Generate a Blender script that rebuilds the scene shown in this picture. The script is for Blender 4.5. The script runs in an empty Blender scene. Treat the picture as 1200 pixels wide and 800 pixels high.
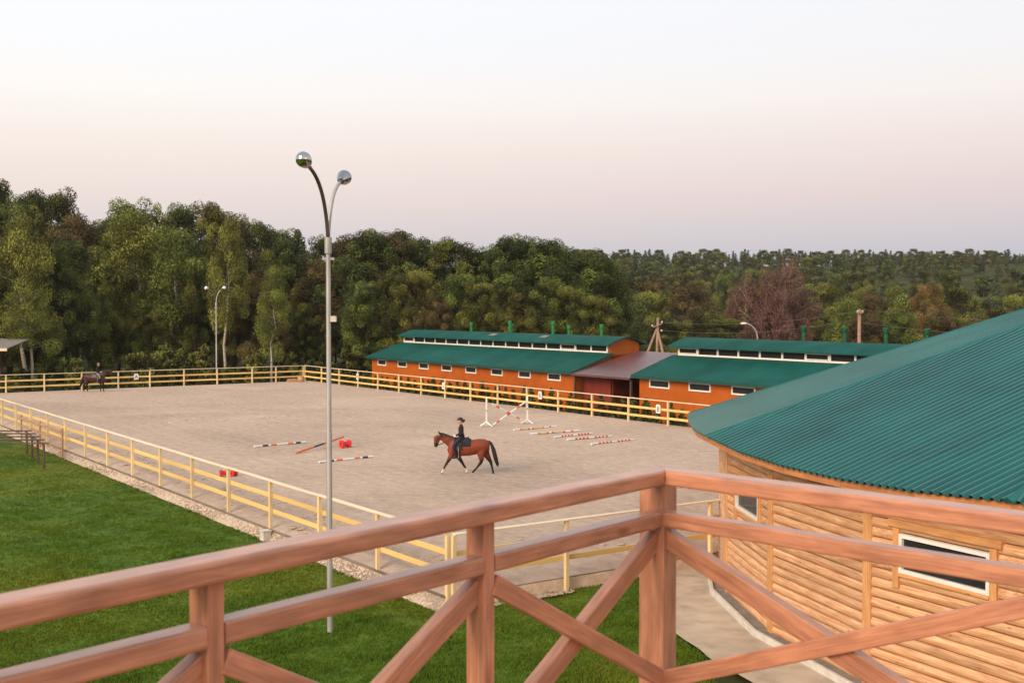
import bpy, bmesh, math, random
import numpy as np
from mathutils import Vector, Matrix, Euler

R = math.radians
scene = bpy.context.scene
col = scene.collection
random.seed(7)

# ------------------------------------------------------------------ camera
CAMH = 7.2
cam_d = bpy.data.cameras.new('camera')
cam = bpy.data.objects.new('camera', cam_d)
col.objects.link(cam)
cam.location = (0, 0, CAMH)
cam.rotation_euler = (R(90 - 1.77), 0, 0)
cam_d.lens = 41.7
cam_d.sensor_width = 36
cam_d.clip_start = 0.1
cam_d.clip_end = 6000
cam_d.dof.use_dof = True
cam_d.dof.focus_distance = 48.0
cam_d.dof.aperture_fstop = 6.3
scene.camera = cam

# ------------------------------------------------------------------ world: after-sunset sky, brighter above, belt of pink low down
SUN_AZ = R(222)          # compass direction the light comes from (0 = +Y, clockwise): behind the camera, to the left
SUN_EL = R(29)
w = bpy.data.worlds.new('World')
scene.world = w
w.use_nodes = True
nt = w.node_tree
nt.nodes.clear()
out = nt.nodes.new('ShaderNodeOutputWorld')
bg = nt.nodes.new('ShaderNodeBackground')
sky = nt.nodes.new('ShaderNodeTexSky')
sky.sky_type = 'NISHITA'
sky.sun_disc = False
sky.sun_elevation = R(4)
sky.sun_rotation = -SUN_AZ
bg2 = nt.nodes.new('ShaderNodeBackground')
bg.inputs['Strength'].default_value = 0.06
nt.links.new(sky.outputs['Color'], bg.inputs['Color'])
tc = nt.nodes.new('ShaderNodeTexCoord')
sep = nt.nodes.new('ShaderNodeSeparateXYZ')
nt.links.new(tc.outputs['Generated'], sep.inputs[0])
ramp = nt.nodes.new('ShaderNodeValToRGB')
nt.links.new(sep.outputs['Z'], ramp.inputs[0])
cr = ramp.color_ramp
def lin(r, g, b):
    f = lambda c: (c/255/12.92 if c/255 <= 0.04045 else ((c/255+0.055)/1.055)**2.4)
    return (f(r), f(g), f(b), 1)
EXPOSURE = 0.28
# wanted sky colour by height (sRGB), and the share of it that the Nishita sky already gives there
stops = [(0.0, (196, 198, 203), (.21, .15, .04)), (0.035, (208, 206, 209), (.20, .155, .05)), (0.06, (222, 212, 213), (.185, .16, .065)), (0.09, (236, 220, 216), (.16, .165, .09)),
         (0.125, (246, 233, 225), (.14, .165, .11)), (0.17, (254, 248, 241), (.12, .15, .11)), (0.205, (251, 250, 249), (.11, .135, .10)), (0.27, (251, 252, 252), (.095, .115, .09)),
         (0.5, (228, 240, 248), (.06, .08, .08)), (1.0, (205, 224, 242), (.05, .07, .09))]
while len(cr.elements) < len(stops):
    cr.elements.new(0.5)
for e, (p, c, nis) in zip(cr.elements, stops):
    e.position = p
    L_ = lin(*c)
    e.color = tuple(max(0.0, L_[i]/2**EXPOSURE - nis[i]) for i in range(3)) + (1,)
nt.links.new(ramp.outputs['Color'], bg2.inputs['Color'])
bg2.inputs['Strength'].default_value = 1.0
add = nt.nodes.new('ShaderNodeAddShader')
nt.links.new(bg.outputs[0], add.inputs[0])
nt.links.new(bg2.outputs[0], add.inputs[1])
nt.links.new(add.outputs[0], out.inputs['Surface'])

# ------------------------------------------------------------------ sun: soft afterglow from behind, left
sd = bpy.data.lights.new('sun', 'SUN')
sd.energy = 3.1
sd.angle = R(36)
sd.color = (1.0, 0.76, 0.53)
sun = bpy.data.objects.new('sun', sd)
col.objects.link(sun)
sdir = Vector((math.sin(SUN_AZ)*math.cos(SUN_EL), math.cos(SUN_AZ)*math.cos(SUN_EL), math.sin(SUN_EL)))
sun.rotation_euler = sdir.to_track_quat('Z', 'Y').to_euler()
sun.location = (-10, -10, 30)

vs = scene.view_settings
vs.view_transform = 'Standard'
vs.look = 'None'
vs.gamma = 1
vs.exposure = EXPOSURE
vs.use_curve_mapping = False
scene.render.engine = 'CYCLES'
scene.cycles.max_bounces = 6
scene.cycles.diffuse_bounces = 3
scene.cycles.transparent_max_bounces = 8

# ------------------------------------------------------------------ helpers
F = 1390.0
def ray_x(px): return (px - 600.0) / F
def pt(px, Y, z=0.0): return Vector((ray_x(px)*Y, Y, z))
def ztop(py, Y): return CAMH + (357.0 - py)/F*Y
C0 = Vector((-1.6, 29.6)); U = Vector((-.57, .8217)); V = Vector((.8217, .57))
def ab(a, b, z=0.0):
    p = C0 + U*a + V*b
    return Vector((p.x, p.y, z))
ANG_F = math.atan2(-U.y, -U.x)     # local x = -U (towards the camera's right), local y = V

def tag(o, label=None, cat=None, group=None, kind=None):
    if label: o['label'] = label
    if cat: o['category'] = cat
    if group: o['group'] = group
    if kind: o['kind'] = kind
    return o
def empty(name, loc=(0, 0, 0), rz=0.0, label=None, cat=None, group=None):
    o = bpy.data.objects.new(name, None)
    o.empty_display_size = 0.2
    col.objects.link(o)
    o.location = loc
    o.rotation_euler = (0, 0, rz)
    return tag(o, label, cat, group)
def link(name, me, parent=None, loc=None, rot=None, scale=None, mat=None):
    o = bpy.data.objects.new(name, me)
    col.objects.link(o)
    if parent: o.parent = parent
    if loc is not None: o.location = loc
    if rot is not None: o.rotation_euler = rot
    if scale is not None: o.scale = scale
    if mat is not None and len(me.materials) == 0: me.materials.append(mat)
    return o
def copy_tree(o, parent=None):
    c = o.copy(); col.objects.link(c); c.parent = parent
    for ch in o.children: copy_tree(ch, c)
    return c

class MB:
    def __init__(s): s.v = []; s.f = []
    def add(s, vs, fs):
        n = len(s.v); s.v += [tuple(p) for p in vs]; s.f += [tuple(i+n for i in f) for f in fs]; return s
    def box(s, x0, x1, y0, y1, z0, z1, M=None):
        vs = [Vector(p) for p in ((x0,y0,z0),(x1,y0,z0),(x1,y1,z0),(x0,y1,z0),(x0,y0,z1),(x1,y0,z1),(x1,y1,z1),(x0,y1,z1))]
        if M is not None: vs = [M @ p for p in vs]
        return s.add(vs, [(3,2,1,0),(4,5,6,7),(0,1,5,4),(1,2,6,5),(2,3,7,6),(3,0,4,7)])
    def cbox(s, x0, x1, y0, y1, z0, z1, c=0.008, M=None):
        # chamfered along x (long edges)
        pr = [(y0+c,z0),(y1-c,z0),(y1,z0+c),(y1,z1-c),(y1-c,z1),(y0+c,z1),(y0,z1-c),(y0,z0+c)]
        return s.prism(pr, x0, x1, M)
    def prism(s, pr, x0, x1, M=None):
        n = len(pr)
        vs = [Vector((x0,)+p) for p in pr] + [Vector((x1,)+p) for p in pr]
        if M is not None: vs = [M @ p for p in vs]
        fs = [(i, (i+1) % n, (i+1) % n + n, i+n) for i in range(n)]
        fs += [tuple(reversed(range(n))), tuple(range(n, 2*n))]
        return s.add(vs, fs)
    def tube(s, pts, rad, n=8, cap=True, sec=None):
        pts = [Vector(p) for p in pts]
        if not hasattr(rad, '__len__'): rad = [rad]*len(pts)
        rings = []
        prev = None
        for i, p in enumerate(pts):
            a = pts[max(i-1, 0)]; b = pts[min(i+1, len(pts)-1)]
            t = (b-a).normalized()
            if prev is None:
                x = t.orthogonal().normalized() if sec is None else (Vector(sec) - t*Vector(sec).dot(t)).normalized()
            else:
                x = (prev - t*prev.dot(t)).normalized()
            prev = x
            y = t.cross(x)
            r = rad[i]
            rx, ry = (r if hasattr(r, '__len__') else (r, r))
            rings.append([p + x*(rx*math.cos(2*math.pi*k/n)) + y*(ry*math.sin(2*math.pi*k/n)) for k in range(n)])
        vs = [q for r in rings for q in r]
        fs = []
        for i in range(len(pts)-1):
            for k in range(n):
                a = i*n+k; b = i*n+(k+1) % n
                fs.append((a, b, b+n, a+n))
        if cap:
            fs.append(tuple(reversed(range(n)))); m = (len(pts)-1)*n
            fs.append(tuple(range(m, m+n)))
        return s.add(vs, fs)
    def ball(s, c, r, seg=12, ring=8, M=None):
        c = Vector(c); rr = r if hasattr(r, '__len__') else (r, r, r)
        vs = [Vector((0,0,-1))]
        for j in range(1, ring):
            th = math.pi*j/ring - math.pi/2
            for k in range(seg):
                ph = 2*math.pi*k/seg
                vs.append(Vector((math.cos(th)*math.cos(ph), math.cos(th)*math.sin(ph), math.sin(th))))
        vs.append(Vector((0,0,1)))
        fs = []
        for k in range(seg): fs.append((0, 1+(k+1) % seg, 1+k))
        for j in range(ring-2):
            for k in range(seg):
                a = 1+j*seg+k; b = 1+j*seg+(k+1) % seg
                fs.append((a, b, b+seg, a+seg))
        m = 1+(ring-2)*seg; top = len(vs)-1
        for k in range(seg): fs.append((m+k, m+(k+1) % seg, top))
        out = []
        for p in vs:
            q = Vector((p.x*rr[0], p.y*rr[1], p.z*rr[2]))
            if M is not None: q = M @ q
            out.append(q + c)
        return s.add(out, fs)
    def mesh(s, name, mat=None, smooth=False):
        me = bpy.data.meshes.new(name)
        me.from_pydata(s.v, [], s.f)
        if mat: me.materials.append(mat)
        if smooth: me.polygons.foreach_set('use_smooth', [True]*len(me.polygons))
        me.update()
        return me
    def build(s, name, mat, parent=None, smooth=False, **k):
        return link(name, s.mesh(name, mat, smooth), parent, **k)

# ------------------------------------------------------------------ materials
def newmat(name):
    m = bpy.data.materials.new(name); m.use_nodes = True
    n = m.node_tree; b = n.nodes['Principled BSDF']
    return m, n, b
def N(n, typ, **k):
    x = n.nodes.new(typ)
    for kk, vv in k.items():
        if kk in x.inputs: x.inputs[kk].default_value = vv
        else: setattr(x, kk, vv)
    return x
def coords(n, scale=(1, 1, 1), space='Object'):
    t = N(n, 'ShaderNodeTexCoord'); m = N(n, 'ShaderNodeMapping')
    m.inputs['Scale'].default_value = scale
    n.links.new(t.outputs[space], m.inputs['Vector'])
    return m.outputs['Vector']
def pmat(name, cols, scale=4.0, rough=0.7, bump=0.2, bdist=0.01, stretch=(1, 1, 1), detail=5.0, var=0.0, spec=0.4, bscale=None, big=None, contrast=(0.3, 0.7)):
    """noise-mixed colour, fine relief, optional per-object tint and a second, larger mottling"""
    m, n, b = newmat(name)
    vec = coords(n, stretch)
    if var:
        oi = N(n, 'ShaderNodeObjectInfo')
        ad = N(n, 'ShaderNodeVectorMath', operation='ADD')
        mu = N(n, 'ShaderNodeVectorMath', operation='SCALE'); mu.inputs['Scale'].default_value = 53.0
        cb = N(n, 'ShaderNodeCombineXYZ')
        for i in range(3): n.links.new(oi.outputs['Random'], cb.inputs[i])
        n.links.new(cb.outputs[0], mu.inputs[0]); n.links.new(vec, ad.inputs[0]); n.links.new(mu.outputs[0], ad.inputs[1])
        vec = ad.outputs[0]
    no = N(n, 'ShaderNodeTexNoise'); no.inputs['Scale'].default_value = scale; no.inputs['Detail'].default_value = detail
    n.links.new(vec, no.inputs['Vector'])
    rp = N(n, 'ShaderNodeValToRGB')
    els = rp.color_ramp.elements
    lo, hi = contrast
    while len(els) < len(cols): els.new(0.5)
    for i, (e, c) in enumerate(zip(els, cols)):
        e.position = lo + (hi-lo)*i/max(1, len(cols)-1); e.color = (c[0], c[1], c[2], 1)
    n.links.new(no.outputs['Fac'], rp.inputs[0])
    colr = rp.outputs['Color']
    if big:
        bs, amt = big
        n2 = N(n, 'ShaderNodeTexNoise'); n2.inputs['Scale'].default_value = bs; n2.inputs['Detail'].default_value = 3
        n.links.new(coords(n), n2.inputs['Vector'])
        mr = N(n, 'ShaderNodeMapRange'); mr.inputs['From Min'].default_value = 0.3; mr.inputs['From Max'].default_value = 0.7
        mr.inputs['To Min'].default_value = 1-amt; mr.inputs['To Max'].default_value = 1+amt
        n.links.new(n2.outputs['Fac'], mr.inputs['Value'])
        hs = N(n, 'ShaderNodeHueSaturation'); n.links.new(colr, hs.inputs['Color']); n.links.new(mr.outputs[0], hs.inputs['Value'])
        colr = hs.outputs['Color']
    if var:
        mr = N(n, 'ShaderNodeMapRange'); mr.inputs['To Min'].default_value = 1-var; mr.inputs['To Max'].default_value = 1+var
        n.links.new(oi.outputs['Random'], mr.inputs['Value'])
        hs = N(n, 'ShaderNodeHueSaturation'); n.links.new(colr, hs.inputs['Color']); n.links.new(mr.outputs[0], hs.inputs['Value'])
        colr = hs.outputs['Color']
    n.links.new(colr, b.inputs['Base Color'])
    b.inputs['Roughness'].default_value = rough
    b.inputs['Specular IOR Level'].default_value = spec
    if bump:
        nb = N(n, 'ShaderNodeTexNoise'); nb.inputs['Scale'].default_value = bscale or scale*3; nb.inputs['Detail'].default_value = 6
        n.links.new(vec, nb.inputs['Vector'])
        bp = N(n, 'ShaderNodeBump'); bp.inputs['Strength'].default_value = bump; bp.inputs['Distance'].default_value = bdist
        n.links.new(nb.outputs['Fac'], bp.inputs['Height']); n.links.new(bp.outputs[0], b.inputs['Normal'])
    return m

def wood_mat(name, dark, light, var=0.1, gs=1.0, rough=0.55, knots=True, streak=0.5):
    """wood with grain along local X, per-board offset, knots and weathering streaks"""
    m, n, b = newmat(name)
    oi = N(n, 'ShaderNodeObjectInfo')
    tcd = N(n, 'ShaderNodeTexCoord')
    cb = N(n, 'ShaderNodeCombineXYZ')
    mu = N(n, 'ShaderNodeMath', operation='MULTIPLY'); mu.inputs[1].default_value = 71.0
    n.links.new(oi.outputs['Random'], mu.inputs[0])
    for i in range(3): n.links.new(mu.outputs[0], cb.inputs[i])
    ad = N(n, 'ShaderNodeVectorMath', operation='ADD')
    n.links.new(tcd.outputs['Object'], ad.inputs[0]); n.links.new(cb.outputs[0], ad.inputs[1])
    mp = N(n, 'ShaderNodeMapping'); mp.inputs['Scale'].default_value = (1.2*gs, 22*gs, 22*gs)
    n.links.new(ad.outputs[0], mp.inputs['Vector'])
    no = N(n, 'ShaderNodeTexNoise'); no.inputs['Scale'].default_value = 1.6; no.inputs['Detail'].default_value = 6; no.inputs['Distortion'].default_value = 0.6
    n.links.new(mp.outputs[0], no.inputs['Vector'])
    rp = N(n, 'ShaderNodeValToRGB')
    e = rp.color_ramp.elements
    e[0].position = 0.3; e[0].color = (*dark, 1); e[1].position = 0.66; e[1].color = (*light, 1)
    n.links.new(no.outputs['Fac'], rp.inputs[0])
    colr = rp.outputs['Color']
    # blotchy weathering
    n2 = N(n, 'ShaderNodeTexNoise'); n2.inputs['Scale'].default_value = 2.3; n2.inputs['Detail'].default_value = 4
    m2 = N(n, 'ShaderNodeMapping'); m2.inputs['Scale'].default_value = (0.8*gs, 3*gs, 3*gs)
    n.links.new(ad.outputs[0], m2.inputs['Vector']); n.links.new(m2.outputs[0], n2.inputs['Vector'])
    mr = N(n, 'ShaderNodeMapRange'); mr.inputs['From Min'].default_value = 0.3; mr.inputs['From Max'].default_value = 0.7
    mr.inputs['To Min'].default_value = 1-0.28*streak; mr.inputs['To Max'].default_value = 1+0.25*streak
    n.links.new(n2.outputs['Fac'], mr.inputs['Value'])
    hs = N(n, 'ShaderNodeHueSaturation'); n.links.new(colr, hs.inputs['Color']); n.links.new(mr.outputs[0], hs.inputs['Value'])
    colr = hs.outputs['Color']
    if var:
        mr = N(n, 'ShaderNodeMapRange'); mr.inputs['To Min'].default_value = 1-var; mr.inputs['To Max'].default_value = 1+var
        n.links.new(oi.outputs['Random'], mr.inputs['Value'])
        hs = N(n, 'ShaderNodeHueSaturation'); n.links.new(colr, hs.inputs['Color']); n.links.new(mr.outputs[0], hs.inputs['Value'])
        colr = hs.outputs['Color']
    if knots:
        vo = N(n, 'ShaderNodeTexVoronoi'); vo.inputs['Scale'].default_value = 1.0
        m3 = N(n, 'ShaderNodeMapping'); m3.inputs['Scale'].default_value = (1.9, 5.5, 5.5)
        n.links.new(ad.outputs[0], m3.inputs['Vector']); n.links.new(m3.outputs[0], vo.inputs['Vector'])
        mr = N(n, 'ShaderNodeMapRange'); mr.inputs['From Min'].default_value = 0.04; mr.inputs['From Max'].default_value = 0.12
        mr.inputs['To Min'].default_value = 0.75; mr.inputs['To Max'].default_value = 0.0
        n.links.new(vo.outputs['Distance'], mr.inputs['Value'])
        mx = N(n, 'ShaderNodeMix', data_type='RGBA')
        n.links.new(mr.outputs[0], mx.inputs['Factor']); n.links.new(colr, mx.inputs[6])
        mx.inputs[7].default_value = (dark[0]*0.45, dark[1]*0.35, dark[2]*0.3, 1)
        colr = mx.outputs[2]
    n.links.new(colr, b.inputs['Base Color'])
    b.inputs['Roughness'].default_value = rough
    b.inputs['Specular IOR Level'].default_value = 0.35
    bp = N(n, 'ShaderNodeBump'); bp.inputs['Strength'].default_value = 0.35; bp.inputs['Distance'].default_value = 0.004
    n.links.new(no.outputs['Fac'], bp.inputs['Height']); n.links.new(bp.outputs[0], b.inputs['Normal'])
    return m

def leaf_mat(name, dark, mid, light, hue=0.016, val=0.28):
    m, n, b = newmat(name)
    at = N(n, 'ShaderNodeAttribute', attribute_name='tone')
    rp = N(n, 'ShaderNodeValToRGB')
    e = rp.color_ramp.elements
    e.new(0.5)
    for x, p, c in zip(e, (0.05, 0.5, 0.95), (dark, mid, light)): x.position = p; x.color = (*c, 1)
    n.links.new(at.outputs['Fac'], rp.inputs[0])
    oi = N(n, 'ShaderNodeObjectInfo')
    hs = N(n, 'ShaderNodeHueSaturation')
    n.links.new(rp.outputs['Color'], hs.inputs['Color'])
    mr = N(n, 'ShaderNodeMapRange'); mr.inputs['To Min'].default_value = 1-val; mr.inputs['To Max'].default_value = 1+val
    n.links.new(oi.outputs['Random'], mr.inputs['Value']); n.links.new(mr.outputs[0], hs.inputs['Value'])
    m1 = N(n, 'ShaderNodeMath', operation='MULTIPLY'); m1.inputs[1].default_value = 17.31
    m2 = N(n, 'ShaderNodeMath', operation='FRACT')
    mr2 = N(n, 'ShaderNodeMapRange'); mr2.inputs['To Min'].default_value = 0.5-hue; mr2.inputs['To Max'].default_value = 0.5+hue
    n.links.new(oi.outputs['Random'], m1.inputs[0]); n.links.new(m1.outputs[0], m2.inputs[0]); n.links.new(m2.outputs[0], mr2.inputs['Value'])
    n.links.new(mr2.outputs[0], hs.inputs['Hue'])
    n.links.new(hs.outputs['Color'], b.inputs['Base Color'])
    b.inputs['Roughness'].default_value = 0.65
    b.inputs['Specular IOR Level'].default_value = 0.25
    tr = N(n, 'ShaderNodeBsdfTranslucent')
    n.links.new(hs.outputs['Color'], tr.inputs['Color'])
    ms = N(n, 'ShaderNodeMixShader'); ms.inputs[0].default_value = 0.22
    n.links.new(b.outputs[0], ms.inputs[1]); n.links.new(tr.outputs[0], ms.inputs[2])
    n.links.new(ms.outputs[0], n.nodes['Material Output'].inputs['Surface'])
    return m

def flat(name, c, rough=0.6, metal=0.0, spec=0.4, var=0.0):
    return pmat(name, [tuple(x*0.88 for x in c), tuple(min(1, x*1.1) for x in c)], 3.0, rough, 0.08, 0.004, spec=spec, var=var) if not metal else metal_mat(name, c, rough, metal)
def metal_mat(name, c, rough, metal):
    m, n, b = newmat(name)
    no = N(n, 'ShaderNodeTexNoise'); no.inputs['Scale'].default_value = 6; no.inputs['Detail'].default_value = 5
    n.links.new(coords(n, (1, 1, 0.25)), no.inputs['Vector'])
    rp = N(n, 'ShaderNodeValToRGB')
    rp.color_ramp.elements[0].position = 0.3; rp.color_ramp.elements[1].position = 0.7
    rp.color_ramp.elements[0].color = (*[x*0.8 for x in c], 1); rp.color_ramp.elements[1].color = (*[min(1, x*1.1) for x in c], 1)
    n.links.new(no.outputs['Fac'], rp.inputs[0]); n.links.new(rp.outputs[0], b.inputs['Base Color'])
    b.inputs['Roughness'].default_value = rough; b.inputs['Metallic'].default_value = metal
    return m
def glass_mat(name, tint=(0.02, 0.022, 0.025)):
    m, n, b = newmat(name)
    no = N(n, 'ShaderNodeTexNoise'); no.inputs['Scale'].default_value = 1.3
    n.links.new(coords(n), no.inputs['Vector'])
    rp = N(n, 'ShaderNodeValToRGB')
    rp.color_ramp.elements[0].color = (*[x*0.6 for x in tint], 1); rp.color_ramp.elements[1].color = (*[x*1.8 for x in tint], 1)
    n.links.new(no.outputs['Fac'], rp.inputs[0]); n.links.new(rp.outputs[0], b.inputs['Base Color'])
    b.inputs['Roughness'].default_value = 0.05
    b.inputs['Specular IOR Level'].default_value = 0.14
    return m

M = {}
M['deck'] = wood_mat('deck_wood', (0.385, 0.155, 0.084), (0.51, 0.235, 0.138), var=0.12, gs=2.6, rough=0.5, streak=0.9)
_n = M['deck'].node_tree; _b = _n.nodes['Principled BSDF']
_b.inputs['Coat Weight'].default_value = 0.8; _b.inputs['Coat Roughness'].default_value = 0.28; _b.inputs['Coat IOR'].default_value = 1.45
M['deck_top'] = wood_mat('deck_floor_wood', (0.26, 0.13, 0.08), (0.42, 0.22, 0.14), var=0.12, gs=1.2)
M['log'] = wood_mat('log_wood', (0.46, 0.205, 0.090), (0.70, 0.44, 0.25), var=0.14, gs=0.9, rough=0.5)
M['trim'] = wood_mat('trim_wood', (0.52, 0.23, 0.08), (0.70, 0.37, 0.16), var=0.08, gs=0.9, rough=0.5)
M['soffit'] = wood_mat('soffit_wood', (0.40, 0.15, 0.055), (0.58, 0.25, 0.10), var=0.10, gs=0.9, rough=0.55)
M['fence'] = wood_mat('fence_paint_post', (0.70, 0.51, 0.26), (0.82, 0.64, 0.37), var=0.10, gs=0.6, rough=0.6, knots=False, streak=0.4)
M['fence_rail'] = wood_mat('fence_paint_rail', (0.70, 0.45, 0.15), (0.80, 0.56, 0.22), var=0.10, gs=0.6, rough=0.6, knots=False, streak=0.4)
M['fence_top'] = wood_mat('fence_paint_top_skylit', (0.74, 0.60, 0.40), (0.84, 0.71, 0.51), var=0.06, gs=0.6, rough=0.5, knots=False, streak=0.4)  # top rail paler than the rest: sky light put into its colour
M['gatewood'] = wood_mat('gate_wood', (0.34, 0.18, 0.09), (0.50, 0.29, 0.16), var=0.10, gs=0.6)
M['darkwood'] = wood_mat('dark_wood', (0.055, 0.030, 0.022), (0.12, 0.07, 0.05), var=0.12, gs=0.7)
M['edging'] = wood_mat('edging_wood', (0.13, 0.095, 0.072), (0.25, 0.19, 0.145), var=0.15, gs=0.5)
M['roof'] = pmat('green_roof', [(0.005, 0.080, 0.077), (0.007, 0.102, 0.098), (0.010, 0.118, 0.113)], 0.7, 0.34, 0.04, 0.002, big=(0.25, 0.05), spec=0.5)
def sheet_mat(m, width=1.12, amt=0.07, axis='Y'):
    n = m.node_tree; b = n.nodes['Principled BSDF']
    src = b.inputs['Base Color'].links[0].from_socket
    t = N(n, 'ShaderNodeTexCoord'); sp = N(n, 'ShaderNodeSeparateXYZ'); n.links.new(t.outputs['Object'], sp.inputs[0])
    d = N(n, 'ShaderNodeMath', operation='DIVIDE'); d.inputs[1].default_value = width; n.links.new(sp.outputs[axis], d.inputs[0])
    fl = N(n, 'ShaderNodeMath', operation='FLOOR'); n.links.new(d.outputs[0], fl.inputs[0])
    wn = N(n, 'ShaderNodeTexWhiteNoise', noise_dimensions='1D'); n.links.new(fl.outputs[0], wn.inputs['W'])
    mr = N(n, 'ShaderNodeMapRange'); mr.inputs['To Min'].default_value = 1-amt; mr.inputs['To Max'].default_value = 1+amt
    n.links.new(wn.outputs['Value'], mr.inputs['Value'])
    no = N(n, 'ShaderNodeTexNoise'); no.inputs['Scale'].default_value = 1.0; no.inputs['Detail'].default_value = 5
    sc_ = (0.25, 9, 0.25) if axis == 'Y' else (9, 0.25, 0.25)
    n.links.new(coords(n, sc_), no.inputs['Vector'])
    m2 = N(n, 'ShaderNodeMapRange'); m2.inputs['From Min'].default_value = 0.3; m2.inputs['From Max'].default_value = 0.7; m2.inputs['To Min'].default_value = 0.86; m2.inputs['To Max'].default_value = 1.1
    n.links.new(no.outputs['Fac'], m2.inputs['Value'])
    mu = N(n, 'ShaderNodeMath', operation='MULTIPLY'); n.links.new(mr.outputs[0], mu.inputs[0]); n.links.new(m2.outputs[0], mu.inputs[1])
    hs = N(n, 'ShaderNodeHueSaturation'); n.links.new(src, hs.inputs['Color']); n.links.new(mu.outputs[0], hs.inputs['Value'])
    n.links.new(hs.outputs['Color'], b.inputs['Base Color'])
    m3 = N(n, 'ShaderNodeMapRange'); m3.inputs['To Min'].default_value = b.inputs['Roughness'].default_value-0.08; m3.inputs['To Max'].default_value = b.inputs['Roughness'].default_value+0.12
    n.links.new(no.outputs['Fac'], m3.inputs['Value']); n.links.new(m3.outputs[0], b.inputs['Roughness'])
sheet_mat(M['roof'])
M['stable_roof'] = pmat('stable_roof_green', [(0.004, 0.060, 0.048), (0.005, 0.076, 0.061), (0.008, 0.090, 0.073)], 0.5, 0.6, 0.04, 0.003, big=(0.2, 0.10), spec=0.08)
M['roof_trim'] = pmat('green_trim', [(0.006, 0.055, 0.045), (0.010, 0.075, 0.06)], 2, 0.4, 0.05, 0.003)
sheet_mat(M['stable_roof'], 1.1, 0.06, 'X')
M['orange'] = pmat('orange_siding', [(0.39, 0.083, 0.004), (0.47, 0.108, 0.006)], 1.5, 0.6, 0.1, 0.004, big=(0.3, 0.1))
_n = M['orange'].node_tree; _b = _n.nodes['Principled BSDF']
_w = N(_n, 'ShaderNodeTexWave', wave_type='BANDS', bands_direction='Z', wave_profile='SAW'); _w.inputs['Scale'].default_value = 1.05; _w.inputs['Distortion'].default_value = 0.0
_n.links.new(coords(_n), _w.inputs['Vector'])
_p = N(_n, 'ShaderNodeBump'); _p.inputs['Strength'].default_value = 0.8; _p.inputs['Distance'].default_value = 0.02
_n.links.new(_w.outputs['Fac'], _p.inputs['Height']); _n.links.new(_p.outputs[0], _b.inputs['Normal'])
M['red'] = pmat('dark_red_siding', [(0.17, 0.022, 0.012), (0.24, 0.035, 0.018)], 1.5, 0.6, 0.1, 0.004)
M['redroof'] = pmat('dark_red_roof', [(0.105, 0.040, 0.036), (0.14, 0.055, 0.05)], 1.0, 0.34, 0.05, 0.003, big=(0.4, 0.12), spec=0.5)
M['white'] = pmat('white_paint', [(0.70, 0.68, 0.64), (0.82, 0.80, 0.76)], 4, 0.45, 0.05, 0.002, var=0.04)
M['redpaint'] = pmat('red_paint', [(0.62, 0.055, 0.03), (0.74, 0.085, 0.045)], 4, 0.45, 0.05, 0.002)
M['orangepaint'] = pmat('orange_paint', [(0.66, 0.12, 0.03), (0.78, 0.17, 0.05)], 4, 0.45, 0.05, 0.002)
M['bluepaint'] = pmat('blue_paint', [(0.035, 0.035, 0.09), (0.06, 0.055, 0.13)], 4, 0.45, 0.05, 0.002)
M['plasticred'] = pmat('red_plastic', [(0.66, 0.025, 0.03), (0.75, 0.04, 0.045)], 4, 0.35, 0.04, 0.002)
M['yellowpaint'] = pmat('faded_yellow_paint', [(0.60, 0.46, 0.20), (0.72, 0.58, 0.30)], 4, 0.5, 0.05, 0.002)
M['steel'] = metal_mat('galvanised_steel', (0.44, 0.43, 0.42), 0.5, 0.5)
M['chrome'] = metal_mat('lamp_chrome', (0.42, 0.40, 0.385), 0.14, 1.0)
M['lampdark'] = metal_mat('lamp_arm_dark', (0.16, 0.13, 0.11), 0.4, 0.8)
M['vent'] = pmat('vent_green', [(0.010, 0.14, 0.035), (0.018, 0.20, 0.05)], 3, 0.45, 0.05, 0.003)
M['vent2'] = pmat('vent_dark_green', [(0.006, 0.07, 0.03), (0.010, 0.10, 0.045)], 3, 0.45, 0.05, 0.003)
M['glass'] = glass_mat('dark_glass')
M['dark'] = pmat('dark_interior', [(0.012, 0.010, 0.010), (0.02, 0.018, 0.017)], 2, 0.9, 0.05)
M['pole_wood'] = wood_mat('utility_pole_wood', (0.22, 0.13, 0.085), (0.38, 0.24, 0.16), gs=0.6, knots=False)
M['concrete'] = pmat('concrete', [(0.36, 0.285, 0.20), (0.48, 0.385, 0.285), (0.54, 0.44, 0.335)], 1.6, 0.85, 0.4, 0.006, big=(0.5, 0.16), bscale=30)
M['plinth'] = pmat('plinth_white', [(0.50, 0.46, 0.40), (0.66, 0.62, 0.55)], 5, 0.7, 0.2, 0.005)
M['gutter'] = pmat('gutter_grey', [(0.17, 0.15, 0.13), (0.25, 0.22, 0.19)], 3, 0.8, 0.2, 0.006)
M['gravel'] = pmat('pebble', [(0.38, 0.29, 0.22), (0.56, 0.45, 0.35)], 12, 0.85, 0.3, 0.005, var=0.25)
M['wire'] = flat('wire_grey', (0.14, 0.13, 0.12), 0.6)
M['ceramic'] = flat('insulator', (0.5, 0.48, 0.44), 0.3)
M['bark'] = pmat('bark', [(0.035, 0.026, 0.018), (0.09, 0.068, 0.05)], 6, 0.9, 0.6, 0.03, (1, 1, 0.25))
M['birchbark'] = pmat('birch_bark', [(0.10, 0.085, 0.07), (0.46, 0.41, 0.34), (0.56, 0.50, 0.43)], 5, 0.8, 0.3, 0.01, (1, 1, 2.5))
M['drybark'] = pmat('dry_bark', [(0.22, 0.145, 0.11), (0.34, 0.235, 0.18)], 6, 0.9, 0.5, 0.03, (1, 1, 0.25))
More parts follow.
